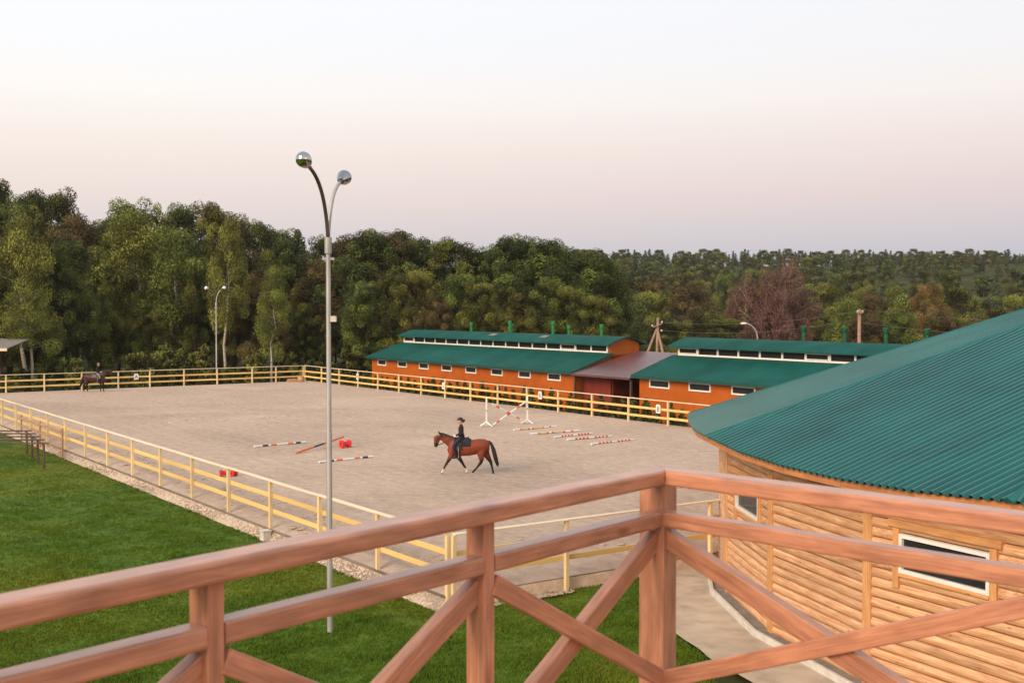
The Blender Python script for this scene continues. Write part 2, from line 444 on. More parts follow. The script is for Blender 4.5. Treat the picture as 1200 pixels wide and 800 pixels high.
M['leaf'] = leaf_mat('leaf_green', (0.017, 0.023, 0.004), (0.065, 0.085, 0.016), (0.217, 0.260, 0.051))
M['leaf_olive'] = leaf_mat('leaf_olive', (0.022, 0.023, 0.004), (0.099, 0.104, 0.019), (0.273, 0.274, 0.049))
M['leaf_brown'] = leaf_mat('leaf_brown', (0.028, 0.022, 0.005), (0.100, 0.076, 0.023), (0.238, 0.185, 0.060))
M['leaf_birch'] = leaf_mat('leaf_birch', (0.056, 0.064, 0.011), (0.152, 0.176, 0.031), (0.309, 0.342, 0.068), val=0.12)
M['leaf_yellow'] = leaf_mat('leaf_yellow', (0.11, 0.068, 0.020), (0.19, 0.120, 0.036), (0.28, 0.185, 0.062), val=0.1)
M['leaf_dry'] = leaf_mat('leaf_dry', (0.115, 0.062, 0.045), (0.165, 0.092, 0.068), (0.215, 0.125, 0.095), val=0.05)
M['needle'] = leaf_mat('needle', (0.034, 0.046, 0.018), (0.078, 0.103, 0.037), (0.144, 0.177, 0.059))
M['thuja'] = leaf_mat('thuja', (0.030, 0.042, 0.012), (0.060, 0.080, 0.022), (0.100, 0.120, 0.035))
M['leather'] = flat('black_leather', (0.018, 0.014, 0.013), 0.45)
M['skinleaf'] = None

# ------------------------------------------------------------------ ground
def sstep(a, b, x):
    t = min(1, max(0, (x-a)/(b-a))); return t*t*(3-2*t)
LAWN_Z = -0.45
def hz(X, Y):
    """terrain: level round the arena, a shallow valley behind the stables, a wooded ridge far off"""
    D = math.hypot(X, Y)
    z = -0.62
    if Y > 60:
        s = sstep(-0.02, 0.10, X/max(Y, 1))
        z += s*(-6.0*sstep(105, 160, D) + 6.0*sstep(230, 320, D))
        z += 25.0*sstep(320, 560, D)
        z += 0.6*math.sin(X*0.031+1)*math.cos(Y*0.027)*sstep(130, 200, D)
    return z
xs = sorted(set([-2500, -1500, -900, -600] + list(range(-420, 421, 15)) + [600, 900, 1500, 2500]))
ys = sorted(set([-1500, -600, -200] + list(range(-60, 661, 15)) + [800, 1100, 1600, 2500]))
g = MB()
for Yv in ys:
    for Xv in xs: g.v.append((Xv, Yv, hz(Xv, Yv)))
nx = len(xs)
for j in range(len(ys)-1):
    for i in range(nx-1):
        g.f.append((j*nx+i, j*nx+i+1, (j+1)*nx+i+1, (j+1)*nx+i))
M['ground'] = pmat('ground_soil_grass', [(0.030, 0.036, 0.014), (0.048, 0.055, 0.018), (0.085, 0.075, 0.04)], 0.35, 0.95, 0.5, 0.05, big=(0.06, 0.25), bscale=4, spec=0.03)
tag(g.build('ground', M['ground'], smooth=True), kind='structure')

# sand arena
AL, AW = 78.0, 32.6
m, n, b = newmat('arena_sand')
vec = coords(n)
n1 = N(n, 'ShaderNodeTexNoise'); n1.inputs['Scale'].default_value = 2.2; n1.inputs['Detail'].default_value = 9; n1.inputs['Roughness'].default_value = 0.72
n2 = N(n, 'ShaderNodeTexNoise'); n2.inputs['Scale'].default_value = 0.11; n2.inputs['Detail'].default_value = 5; n2.inputs['Distortion'].default_value = 0.8
n3 = N(n, 'ShaderNodeTexNoise'); n3.inputs['Scale'].default_value = 9; n3.inputs['Detail'].default_value = 8; n3.inputs['Roughness'].default_value = 0.8
vo = N(n, 'ShaderNodeTexVoronoi'); vo.inputs['Scale'].default_value = 2.6
for x in (n1, n2, n3, vo): n.links.new(vec, x.inputs['Vector'])
rp = N(n, 'ShaderNodeValToRGB'); e = rp.color_ramp.elements
e[0].position = 0.32; e[0].color = (0.46, 0.333, 0.248, 1); e[1].position = 0.68; e[1].color = (0.64, 0.483, 0.372, 1)
n.links.new(n1.outputs['Fac'], rp.inputs[0])
mr = N(n, 'ShaderNodeMapRange'); mr.inputs['From Min'].default_value = 0.3; mr.inputs['From Max'].default_value = 0.7
mr.inputs['To Min'].default_value = 0.84; mr.inputs['To Max'].default_value = 1.10
n.links.new(n2.outputs['Fac'], mr.inputs['Value'])
hs = N(n, 'ShaderNodeHueSaturation'); n.links.new(rp.outputs[0], hs.inputs['Color']); n.links.new(mr.outputs[0], hs.inputs['Value'])
mp_ = N(n, 'ShaderNodeMapping'); mp_.inputs['Rotation'].default_value = (0, 0, -ANG_F)
n.links.new(vec, mp_.inputs['Vector'])
n4 = N(n, 'ShaderNodeTexNoise'); n4.inputs['Scale'].default_value = 1.0; n4.inputs['Detail'].default_value = 4
mp2 = N(n, 'ShaderNodeMapping'); mp2.inputs['Scale'].default_value = (0.12, 2.4, 1)
n.links.new(mp_.outputs[0], mp2.inputs['Vector']); n.links.new(mp2.outputs[0], n4.inputs['Vector'])
mr5 = N(n, 'ShaderNodeMapRange'); mr5.inputs['From Min'].default_value = 0.35; mr5.inputs['From Max'].default_value = 0.7; mr5.inputs['To Min'].default_value = 0.95; mr5.inputs['To Max'].default_value = 1.04
n.links.new(n4.outputs['Fac'], mr5.inputs['Value'])
hs2 = N(n, 'ShaderNodeHueSaturation'); n.links.new(hs.outputs['Color'], hs2.inputs['Color']); n.links.new(mr5.outputs[0], hs2.inputs['Value'])
n.links.new(hs2.outputs['Color'], b.inputs['Base Color'])
b.inputs['Roughness'].default_value = 0.95; b.inputs['Specular IOR Level'].default_value = 0.15
mx = N(n, 'ShaderNodeMath', operation='ADD'); n.links.new(n3.outputs['Fac'], mx.inputs[0])
ml = N(n, 'ShaderNodeMath', operation='MULTIPLY'); ml.inputs[1].default_value = 0.7; n.links.new(vo.outputs['Distance'], ml.inputs[0]); n.links.new(ml.outputs[0], mx.inputs[1])
bp = N(n, 'ShaderNodeBump'); bp.inputs['Strength'].default_value = 0.9; bp.inputs['Distance'].default_value = 0.07
n.links.new(mx.outputs[0], bp.inputs['Height']); n.links.new(bp.outputs[0], b.inputs['Normal'])
M['sand'] = m
ar = MB()
rng = np.random.default_rng(3)
na, nb = 120, 56
for i in range(na+1):
    for j in range(nb+1):
        a = -0.05 + (AL+0.2)*i/na; bb = -0.05 + (AW+0.2)*j/nb
        edge = 0 if i in (0, na) or j in (0, nb) else 1
        fall = -0.13*(1-sstep(-0.05, 0.55, min(a, bb)))
        p = ab(a, bb, fall + edge*(0.018*math.sin(a*1.7+bb*0.6)*math.cos(bb*1.3) + float(rng.normal(0, 0.008))))
        ar.v.append(tuple(p))
for i in range(na):
    for j in range(nb):
        q = (i*(nb+1)+j, (i+1)*(nb+1)+j, (i+1)*(nb+1)+j+1, i*(nb+1)+j+1)
        ar.f.append(q)
# (hoof prints are added below as their own geometry)
# skirt so that the raised bed has sides
k = len(ar.v)
cs = [ab(-0.05, -0.05), ab(AL+0.15, -0.05), ab(AL+0.15, AW+0.15), ab(-0.05, AW+0.15)]
for p in cs: ar.v.append((p.x, p.y, -0.13))
for p in cs: ar.v.append((p.x, p.y, -0.8))
for i in range(4): ar.f.append((k+i, k+(i+1) % 4, k+4+(i+1) % 4, k+4+i))
tag(ar.build('sand_arena', M['sand'], smooth=True), kind='structure')

hp_ = MB(); hr = random.Random(31)
def hoofprint(a, bq, ang, r_):
    c = ab(a, bq); n_ = 9
    i0 = len(hp_.v)
    for (rr_, zz_) in ((1.6, 0.000), (1.0, 0.026), (0.55, 0.012)):
        for k in range(n_):
            t = 2*math.pi*k/n_
            q = r_*rr_*(1+0.15*hr.uniform(-1, 1))
            hp_.v.append((c.x+q*math.cos(t+ang)*1.1, c.y+q*math.sin(t+ang), zz_ + (0.006*hr.random() if rr_ == 1.0 else 0)))
    for j in range(2):
        for k in range(n_): hp_.f.append((i0+j*n_+k, i0+j*n_+(k+1) % n_, i0+(j+1)*n_+(k+1) % n_, i0+(j+1)*n_+k))
    hp_.f.append(tuple(i0+2*n_+k for k in range(n_)))
for _ in range(9):      # trails of steps
    a = hr.uniform(4, 60); bq = hr.uniform(2, 30); dirn = hr.uniform(0, 6.28)
    for k in range(hr.randint(25, 60)):
        dirn += hr.gauss(0, 0.02)
        a += 0.42*math.cos(dirn); bq += 0.42*math.sin(dirn)
        if 1 < a < 77 and 1 < bq < 31.5: hoofprint(a+hr.gauss(0, .06), bq+(0.12 if k % 2 else -0.12), dirn, hr.uniform(0.06, 0.085))
for k in range(900):
    hoofprint(hr.uniform(2, 70)*hr.random()+2, 1.3+hr.gauss(0, 0.35), hr.uniform(0, 6.28), hr.uniform(0.06, 0.085))
tag(hp_.build('hoofprints', M['sand']), 'hoofprints trodden into the sand of the arena', 'hoofprints', kind='stuff')

# lawn sheet with a gently uneven top, and blades of grass on it
def lawn_z(X, Y):
    f_ = sstep(-0.3, -2.0, max((Vector((X, Y))-C0).dot(V), 0 if False else (Vector((X, Y))-C0).dot(V)))
    f_ = max(f_, 0.0) if (Vector((X, Y))-C0).dot(U) > -0.2 else 0.6
    return LAWN_Z + f_*(0.05*math.sin(X*0.45+0.7)*math.cos(Y*0.33) + 0.03*math.sin(X*1.3+Y*0.9))
def in_lawn(X, Y):
    p = Vector((X, Y)) - C0
    a = p.dot(U); b = p.dot(V)
    if b > -0.33 and a > -0.14: return False                 # arena and the pebble strip
    if math.hypot(X-24.35, Y-30.6) < 20.75: return False    # round building and its path
    if a <= -0.14 and X > 4.15 + 0.10*math.sin(Y*2): return False
    return True
m, n, b = newmat('lawn_grass')
vec = coords(n)
n1 = N(n, 'ShaderNodeTexNoise'); n1.inputs['Scale'].default_value = 1.4; n1.inputs['Detail'].default_value = 8; n1.inputs['Roughness'].default_value = 0.7
n2 = N(n, 'ShaderNodeTexNoise'); n2.inputs['Scale'].default_value = 0.12; n2.inputs['Detail'].default_value = 3
for x in (n1, n2): n.links.new(vec, x.inputs['Vector'])
rp = N(n, 'ShaderNodeValToRGB'); e = rp.color_ramp.elements
e[0].position = 0.3; e[0].color = (0.046, 0.094, 0.004, 1); e[1].position = 0.7; e[1].color = (0.100, 0.168, 0.009, 1)
n.links.new(n1.outputs['Fac'], rp.inputs[0])
mx = N(n, 'ShaderNodeMix', data_type='RGBA'); mx.inputs[7].default_value = (0.21, 0.19, 0.012, 1)
mr = N(n, 'ShaderNodeMapRange'); mr.inputs['From Min'].default_value = 0.46; mr.inputs['From Max'].default_value = 0.75; mr.inputs['To Max'].default_value = 0.6
n.links.new(n2.outputs['Fac'], mr.inputs['Value']); n.links.new(mr.outputs[0], mx.inputs['Factor']); n.links.new(rp.outputs[0], mx.inputs[6])
n.links.new(mx.outputs[2], b.inputs['Base Color'])
b.inputs['Roughness'].default_value = 0.8; b.inputs['Specular IOR Level'].default_value = 0.2
M['lawn'] = m
lw = MB(); idx = {}
st = 0.5
cells = []
for i in range(-110, 20):
    for j in range(10, 150):
        X = i*st; Y = j*st
        if all(in_lawn(X+dx, Y+dy) for dx in (0, st) for dy in (0, st)) or in_lawn(X+st/2, Y+st/2): cells.append((i, j))
for (i, j) in cells:
    q = []
    for (di, dj) in ((0, 0), (1, 0), (1, 1), (0, 1)):
        kk = (i+di, j+dj)
        if kk not in idx:
            idx[kk] = len(lw.v)
            X, Y = kk[0]*st, kk[1]*st
            # pull border vertices back onto the lawn's real edge
            p = Vector((X, Y)) - C0; a = p.dot(U); bq = p.dot(V)
            if bq > -0.2 and a > 0.3 and bq < 1.5: p2 = C0 + U*a + V*(-0.2); X, Y = p2.x, p2.y
            lw.v.append((X, Y, lawn_z(X, Y)))
        q.append(idx[kk])
    lw.f.append(tuple(q))
tag(lw.build('lawn', M['lawn'], smooth=True), kind='structure')

rng = np.random.default_rng(11)
def blades(name, mat, count, zone, hmin, hmax, wid):
    P = []
    while len(P) < count:
        X, Y = zone()
        if in_lawn(X, Y) : P.append((X, Y, lawn_z(X, Y)))
    P = np.array(P)
    nb_ = 5
    base = np.repeat(P, nb_, axis=0)
    k = len(base)
    # patches grow taller or shorter
    patch = 0.75 + 0.35*np.sin(base[:, 0]*1.9+np.sin(base[:, 1]*1.1)*2)*np.cos(base[:, 1]*1.4+1)
    base[:, :2] += rng.normal(0, 0.05, (k, 2))
    ang = rng.uniform(0, 2*np.pi, k); h = rng.uniform(hmin, hmax, k)*patch; lean = rng.uniform(0.1, 0.9, k)*h
    la = rng.uniform(0, 2*np.pi, k)
    dx = np.cos(ang)*wid; dy = np.sin(ang)*wid
    v = np.zeros((k, 3, 3))
    v[:, 0] = base + np.stack([dx, dy, -0.01+0*dx], 1)
    v[:, 1] = base + np.stack([-dx, -dy, -0.01+0*dx], 1)
    v[:, 2] = base + np.stack([np.cos(la)*lean, np.sin(la)*lean, h], 1)
    me = bpy.data.meshes.new(name)
    me.vertices.add(k*3); me.vertices.foreach_set('co', v.reshape(-1))
    me.loops.add(k*3); me.loops.foreach_set('vertex_index', np.arange(k*3, dtype=np.int32))
    me.polygons.add(k); me.polygons.foreach_set('loop_start', np.arange(0, k*3, 3, dtype=np.int32))
    me.update(calc_edges=True)
    me.materials.append(mat)
    return link(name, me)
def zone_view():
    while True:
        Y = 16.0*(78.0/16.0)**rng.random()
        X = rng.uniform(-0.46, 0.22)*Y
        return X, Y
gb = blades('grass', M['lawn'], 110000, zone_view, 0.035, 0.085, 0.014)
tag(gb, 'short green lawn grass between the deck and the arena fence', 'grass', kind='stuff')

# concrete path around the round building
OC = Vector((24.35, 30.6)); RW = 18.66
pth = MB(); inner = []; outer = []
for i in range(0, 73):
    th = R(150 + i*1.7)
    ro = 20.72 + 0.05*math.sin(i*1.7) + 0.03*math.sin(i*0.6)
    ir = (OC.x+(RW+0.2)*math.cos(th), OC.y+(RW+0.2)*math.sin(th)); orr = (OC.x+ro*math.cos(th), OC.y+ro*math.sin(th))
    inner.append(ir); outer.append(orr)
for i in range(72):
    nv = len(pth.v)
    pth.v += [(*inner[i], -0.41), (*outer[i], -0.42), (*outer[i+1], -0.42), (*inner[i+1], -0.41)]
    pth.f.append((nv, nv+1, nv+2, nv+3))
# apron that widens towards the arena
nv = len(pth.v)
edge_pts = [(3.95, 33.30), (3.92, 31.2), (4.02, 29.1), (4.22, 27.3), (4.55, 25.6)]
for (x, y) in edge_pts: pth.v.append((x, y, -0.424))
for (x, y) in ((5.2, 33.9), (5.0, 31.2), (5.1, 29.1), (5.2, 27.3), (5.3, 25.6)): pth.v.append((x, y, -0.424))
for i in range(4): pth.f.append((nv+i, nv+5+i, nv+6+i, nv+1+i))
tag(pth.build('concrete_path', M['concrete']), kind='structure')

# ------------------------------------------------------------------ arena edging and pebble strip
ed = empty('arena_edging', ab(0, -0.07, 0), ANG_F, 'dark timber edging boards holding the sand of the arena', 'edging')
L = 3.66
me_ed = MB().cbox(0, L, -0.025, 0.025, -0.62, -0.10, 0.006).mesh('edging_board', M['edging'])
for k in range(21):   # along the left side: local x = -U
    link('edging_board', me_ed, ed, (-(k+1)*3.68+0.01, 0, 0))
for k in range(9):    # along the near side: local y = V
    link('edging_board', me_ed, ed, (0.02, k*3.68+0.02, 0), (0, 0, R(90)))
for k in range(3):
    M['gravel']
ps = MB()
rngp = random.Random(5)
def pebble(mb, x, y, z, s):
    a = rngp.random()*6.28
    vs = []
    for (px, py, pz) in ((1,0,0),(0,1,0),(-1,0,0),(0,-1,0),(0,0,0.7),(0,0,-0.7)):
        sx = s*(0.7+0.6*rngp.random())
        X = px*sx; Yq = py*sx*0.8
        vs.append((x+X*math.cos(a)-Yq*math.sin(a), y+X*math.sin(a)+Yq*math.cos(a), z+pz*sx))
    mb.add(vs, [(0,1,4),(1,2,4),(2,3,4),(3,0,4),(1,0,5),(2,1,5),(3,2,5),(0,3,5)])
bed = MB()
for k in range(60):
    a0 = -0.3 + k*1.33; a1 = a0+1.33
    w0 = -0.34 - 0.04*math.sin(k*1.3); w1 = -0.34 - 0.04*math.sin((k+1)*1.3)
    nv = len(bed.v)
    for (a, bq) in ((a0, -0.09), (a1, -0.09), (a1, w1), (a0, w0)): bed.v.append(tuple(ab(a, bq, -0.17 if bq > -0.2 else -0.44)))
    bed.f.append((nv, nv+1, nv+2, nv+3))
tag(bed.build('pebble_strip', M['gravel']), kind='structure')
for i in range(5200):
    a = 78*rngp.random()**1.7; bq = -0.1 - 0.27*rngp.random()
    p = ab(a, bq); pebble(ps, p.x, p.y, -0.17 + (bq+0.09)*1.06, 0.022+0.03*rngp.random())
for i in range(500):
    p = ab(-0.24-0.25*rngp.random(), 4*rngp.random()-0.3); pebble(ps, p.x, p.y, -0.41, 0.02+0.03*rngp.random())
tag(ps.build('pebbles', M['gravel']), 'pale pebbles strewn along the foot of the left arena fence', 'pebbles', kind='stuff')

# ------------------------------------------------------------------ arena fences
FH = 1.47
def fence(name, label, origin, direction, posts, side, zbase=-0.42, rails=(0.45, 0.95), drop_mid=True):
    """posts: distances along direction; rails run on the inner side (side = +1: left of direction)"""
    ang = math.atan2(direction.y, direction.x)
    r = empty('arena_fence', origin, ang, label, 'fence', 'painted rail fences round the arena')
    pm = MB().box(-0.055, 0.055, -0.055, 0.055, zbase, FH-0.03).mesh('post', M['fence'])
    # grain runs along local X in the wood material, so posts are laid out along X and turned upright
    pm = MB().cbox(zbase, FH-0.035, -0.055, 0.055, -0.055, 0.055, 0.007).mesh('post', M['fence'])
    tm = MB().cbox(0, 1, -0.075, 0.075, FH-0.033, FH+0.012, 0.006).mesh('top_rail', M['fence_top'])
    rmm = MB().cbox(0, 1, -0.02, 0.02, -0.07, 0.07, 0.005).mesh('rail', M['fence_rail'])
    rr = random.Random(len(posts))
    for s in posts:
        link('post', pm, r, (s, 0, 0), (rr.uniform(-0.01, 0.01), -R(90), 0))
    for s0, s1 in zip(posts[:-1], posts[1:]):
        link('top_rail', tm, r, (s0+0.002, 0, rr.uniform(-0.008, 0.008)), None, (s1-s0-0.004, 1, 1))
        for h in rails:
            link('rail', rmm, r, (s0+0.003, side*0.078, h + rr.uniform(-0.012, 0.012)), (0, rr.uniform(-0.002, 0.002), 0), (s1-s0-0.006, 1, 1))
    return r
left_posts = [3.68*k for k in range(0, 22)]
fence('arena_fence', 'long pale yellow rail fence beside the lawn, running away to the left edge', ab(0, -0.02), U, left_posts, -1)
near_posts = [0.06, 3.61, 8.9, 12.5, 16.1]
fence('arena_fence', 'short near rail fence ending against the round log building', ab(-0.16, 0.0), V, near_posts, 1, zbase=-0.55)
fl_posts = [32.05, 29.28, 26.94, 23.6, 20.53, 17.48, 14.75, 11.68, 8.65, 5.65, 2.7, 0.2]
r = fence('arena_fence', 'far rail fence in front of the forest at the left, behind the standing horse', ab(AL, 0), V, sorted(fl_posts), 1, zbase=-0.5)
fr_posts = [78.0-3.62*k for k in range(0, 22)]
fence('arena_fence', 'far rail fence in front of the orange stables', ab(0, 32.2), U, sorted(fr_posts), 1, zbase=-0.5)

# dressage letter boards
def marker(label, p, rz, text, s=1.0):
    r = empty('letter_board', p, rz, label, 'sign', 'white letter boards on the arena fence')
    pr = [(-0.2, 0), (0.2, 0), (0.2, 0.42), (0.12, 0.52), (-0.12, 0.52), (-0.2, 0.42)]
    mb = MB(); n_ = len(pr)
    mb.add([(x, -0.012, z) for x, z in pr] + [(x, 0.012, z) for x, z in pr],
           [tuple(range(n_)), tuple(reversed(range(n_, 2*n_)))] + [(i, i+n_, (i+1) % n_+n_, (i+1) % n_) for i in range(n_)])
    mb.build('board', M['white'], r)
    cu = bpy.data.curves.new('letter', 'FONT'); cu.body = text; cu.size = 0.42; cu.align_x = 'CENTER'; cu.extrude = 0.002
    to = bpy.data.objects.new('letter_tmp', cu); col.objects.link(to)
    me = bpy.data.meshes.new_from_object(to.evaluated_get(bpy.context.evaluated_depsgraph_get()))
    bpy.data.objects.remove(to)
    me.materials.clear(); me.materials.append(M['dark'])
    link('letter', me, r, (0, -0.016, 0.1), (R(90), 0, 0))
rzV = math.atan2(V.y, V.x); rzU = math.atan2(-U.y, -U.x)
marker('white board lettered A on the far fence beside the standing horse', ab(77.83, 16.25, 0.72), rzV, 'A')
marker('white letter board on the stable-side fence beyond the jump', ab(40.0, 32.02, 0.78), rzU, 'R')
marker('white letter board on the stable-side fence nearest the round roof', ab(28.0, 32.02, 0.72), rzU, 'B')
marker('white letter board on the stable-side fence near its far corner', ab(66.9, 32.02, 0.72), rzU, 'M')
marker('white letter board on the stable-side fence below the third stable window', ab(52.6, 32.02, 0.72), rzU, 'S')

# box at a fence post, gate, slatted platform
bx = MB().box(-0.16, 0.16, -0.13, 0.13, 0, 0.3).box(-0.18, 0.18, -0.15, 0.15, 0.301, 0.33).build('utility_box', M['plinth'], loc=ab(10.75, -0.33, -0.42), rot=(0, 0, ANG_F))
tag(bx, 'small white box at the foot of a left fence post', 'box')
gr = empty('paddock_gate', ab(36.2, -0.32, -0.42), ANG_F + R(180), 'brownish wooden gate leaning at the left fence near the slatted platform', 'gate')
for k, (x0, x1) in enumerate(((0, 0.1), (4.6, 4.7), (8.9, 9.0))):
    link('stile', MB().cbox(0, 1.45, -0.04, 0.04, -0.05, 0.05, 0.006).mesh('stile', M['gatewood']), gr, (x0, 0, 0), (0, -R(90), 0))
for h in (0.45, 0.85, 1.28):
    for x0 in (0.06, 4.66):
        link('rail', MB().cbox(0, 4.48 if x0 < 1 else 4.2, -0.02, 0.02, -0.05, 0.05, 0.005).mesh('rail', M['gatewood']), gr, (x0+0.0, 0.035+0.03, h))
pl = empty('slatted_platform', pt(50, 54.9, LAWN_Z), 0, 'dark brown slatted platform on thin legs at the left edge of the lawn', 'platform')
for k in range(5):
    link('slat', MB().cbox(-9, 0.15, -0.09, 0.09, -0.025, 0.025, 0.005).mesh('slat', M['darkwood']), pl, (-0.75*k*1.0, 0.15+1.35*k, 1.22+0.0*k))
for k in range(4):
    for xo in (0, -4.0, -8.0):
        link('leg', MB().cbox(0, 1.13, -0.045, 0.045, -0.045, 0.045, 0.005).mesh('leg', M['darkwood']), pl, (-0.08-1.0*k+xo, 0.15+1.8*k, 0), (0, -R(90), 0))
for xo in (0, -4.0, -8.0):
    L = math.hypot(3.0, 5.4)+0.5
    link('bearer', MB().cbox(0, L, -0.04, 0.04, -0.03, 0.03, 0.005).mesh('bearer', M['darkwood']), pl, (-0.02+xo, 0.0, 1.165), (0, 0, math.atan2(5.4, -3.0)))

# ------------------------------------------------------------------ deck railing in the foreground
DK = Vector((0.644, 5.12)); dL = Vector((-.634, -.773)).normalized(); dR = Vector((.696, -.718)).normalized()
ZT = CAMH - 0.70          # top of hand rail
ZF = CAMH - 1.75          # deck floor
dk = empty('deck_railing', (DK.x, DK.y, ZF), 0, 'reddish brown timber railing with crossed braces round the deck in the foreground', 'railing')
def rot_d(d): return math.atan2(d.y, d.x)
def rrect(hw, h0, h1, c, seg=3):
    """rounded rectangle section (y,z)"""
    pr = []
    for cx, cz, a0 in ((hw-c, h0+c, -90), (hw-c, h1-c, 0), (-hw+c, h1-c, 90), (-hw+c, h0+c, 180)):
        for i in range(seg+1):
            a = R(a0 + 90*i/seg); pr.append((cx+c*math.cos(a), cz+c*math.sin(a)))
    return pr
def beam(name, p0, p1, hw, hh, c=0.008, mat='deck', y_off=0.0, up=None):
    """straight beam between two points (relative to railing root): half width sideways, half height"""
    p0 = Vector(p0); p1 = Vector(p1); d = p1-p0; L = d.length
    mb = MB().prism(rrect(hw, -hh, hh, c), 0, L)
    x = d.normalized(); z = Vector((0, 0, 1)); z = (z - x*z.dot(x)).normalized(); y = z.cross(x)
    mt = Matrix((x, y, z)).transposed()
    o = mb.build(name, M[mat], dk, smooth=False, loc=p0 + y*y_off, rot=mt.to_euler())
    return o
def nrm(d):  # normal pointing to the deck (camera) side
    n_ = Vector((-d.y, d.x))
    return n_ if n_.dot(Vector((0, -1))) > 0 else -n_
def P(d, t, z, off=0.0):
    n_ = nrm(d); q = d*t + n_*off
    return Vector((q.x, q.y, z))
zt = ZT-ZF
rail_h = 0.066; mid_t = zt-0.186; mid_h = 0.066
for d, bays in ((dL, [0, 1.19, 2.36, 3.53, 4.7]), (dR, [0, 1.66, 3.3])):
    n_ = nrm(d)
    end = bays[-1]
    # hand rail in lengths with butt joints, on top of the posts, mitred at the corner
    st_ = 0.0
    for jn in ([4.0, end] if d is dL else [end]):
        o = beam('hand_rail', P(d, st_ + (0.006 if st_ else 0.0), zt-rail_h/2, 0.02), P(d, jn-0.002, zt-rail_h/2, 0.02), 0.058, rail_h/2, 0.013)
        if st_ == 0.0:
            sg = 1 if d is dL else -1; cot = 1/math.tan(math.acos(max(-1, min(1, dL.dot(dR))))/2)
            for vtx in o.data.vertices:
                if abs(vtx.co.x) < 1e-5: vtx.co.x = (sg*vtx.co.y + 0.02)*cot + 0.0015
        st_ = jn
    for i in range(len(bays)-1):
        t0, t1 = bays[i], bays[i+1]
        a0 = t0 + (0.05 if i == 0 else 0.031); a1 = t1 - 0.031
        zm = mid_t - mid_h/2
        beam('mid_rail', P(d, a0 - (0.05 if i == 0 else 0), zm, 0.002), P(d, a1, zm, 0.002), 0.040, mid_h/2, 0.010)
        zb0 = mid_t - mid_h - 0.045; zb1 = 0.13
        up_first = (d is dL)
        # brace falling away from the corner, set back; the other one nailed across in front
        if d is dL:
            beam('brace', P(d, a0-0.02, zb0-0.01, -0.012), P(d, a1+0.02, zb1, -0.012), 0.026, 0.042, 0.007)
            beam('brace', P(d, a1, zb0, 0.032), P(d, a0-0.03, zb1+0.0, 0.032), 0.018, 0.037, 0.007)
        else:
            beam('brace', P(d, a0-0.02, zb0-0.01, -0.010), P(d, a1+0.02, zb1, -0.010), 0.026, 0.042, 0.007)
            beam('brace', P(d, a1, zb0, 0.030), P(d, a0-0.03, zb1, 0.030), 0.014, 0.037, 0.007)
        beam('bottom_rail', P(d, a0, 0.06, 0.0), P(d, a1, 0.06, 0.0), 0.030, 0.035, 0.008)
    for t in bays[1:]:
        # upright: local X is vertical so the grain runs up the post
        mb = MB().prism(rrect(0.044, -0.0290, 0.0290, 0.006), 0, zt-rail_h-0.002)
        x = Vector((0, 0, 1)); y = Vector((n_.x, n_.y, 0)); z = x.cross(y)
        mt = Matrix((x, y, z)).transposed()
        mb.build('post', M['deck'], dk, loc=P(d, t, 0, -0.003), rot=mt.to_euler())
# corner post: two uprights and the narrow fillet where the rails meet
x = Vector((0, 0, 1)); bis = (nrm(dL)+nrm(dR)).normalized(); y = Vector((nrm(dL).x, nrm(dL).y, 0)); mt = Matrix((x, y, x.cross(y))).transposed()
MB().prism(rrect(0.060, -0.060, 0.060, 0.006), 0, zt-rail_h-0.002).build('corner_post', M['deck'], dk, loc=(-bis.x*0.065, -bis.y*0.065, 0), rot=mt.to_euler())
MB().prism(rrect(0.020, -0.020, 0.020, 0.004), 0, mid_t+0.004).build('corner_fillet', M['deck'], dk, loc=(bis.x*0.040, bis.y*0.040, 0), rot=mt.to_euler())
# the deck itself
df = empty('deck_floor', (DK.x, DK.y, ZF), rot_d(dL), 'timber deck floor under the railing', 'deck')
sgn = 1 if nrm(dL).dot(Vector((-dL.y, dL.x))) > 0 else -1
bm_ = MB().cbox(0, 5.2, 0, 0.138, -0.034, -0.002, 0.004).mesh('deck_board', M['deck_top'])
for k in range(30):
    link('deck_board', bm_, df, (-0.12, sgn*(k*0.142) - 0.11 if sgn > 0 else -k*0.142-0.03, 0))
for k in range(4):
    link('joist', MB().cbox(-0.11, 4.15, -0.04, 0.04, -0.22, -0.037, 0.004).mesh('joist', M['deck_top']), df, (0.02+k*1.6, 0, 0), (0, 0, R(90)*sgn))
for (x_, y_) in ((0.05, 0.05), (4.7, 0.05), (0.05, 3.9), (4.7, 3.9)):
    link('pillar', MB().cbox(-5.4-0.7, -0.225, -0.09, 0.09, -0.09, 0.09, 0.008).mesh('pillar', M['deck']), df, (x_, sgn*y_, 0), (0, -R(90), 0))

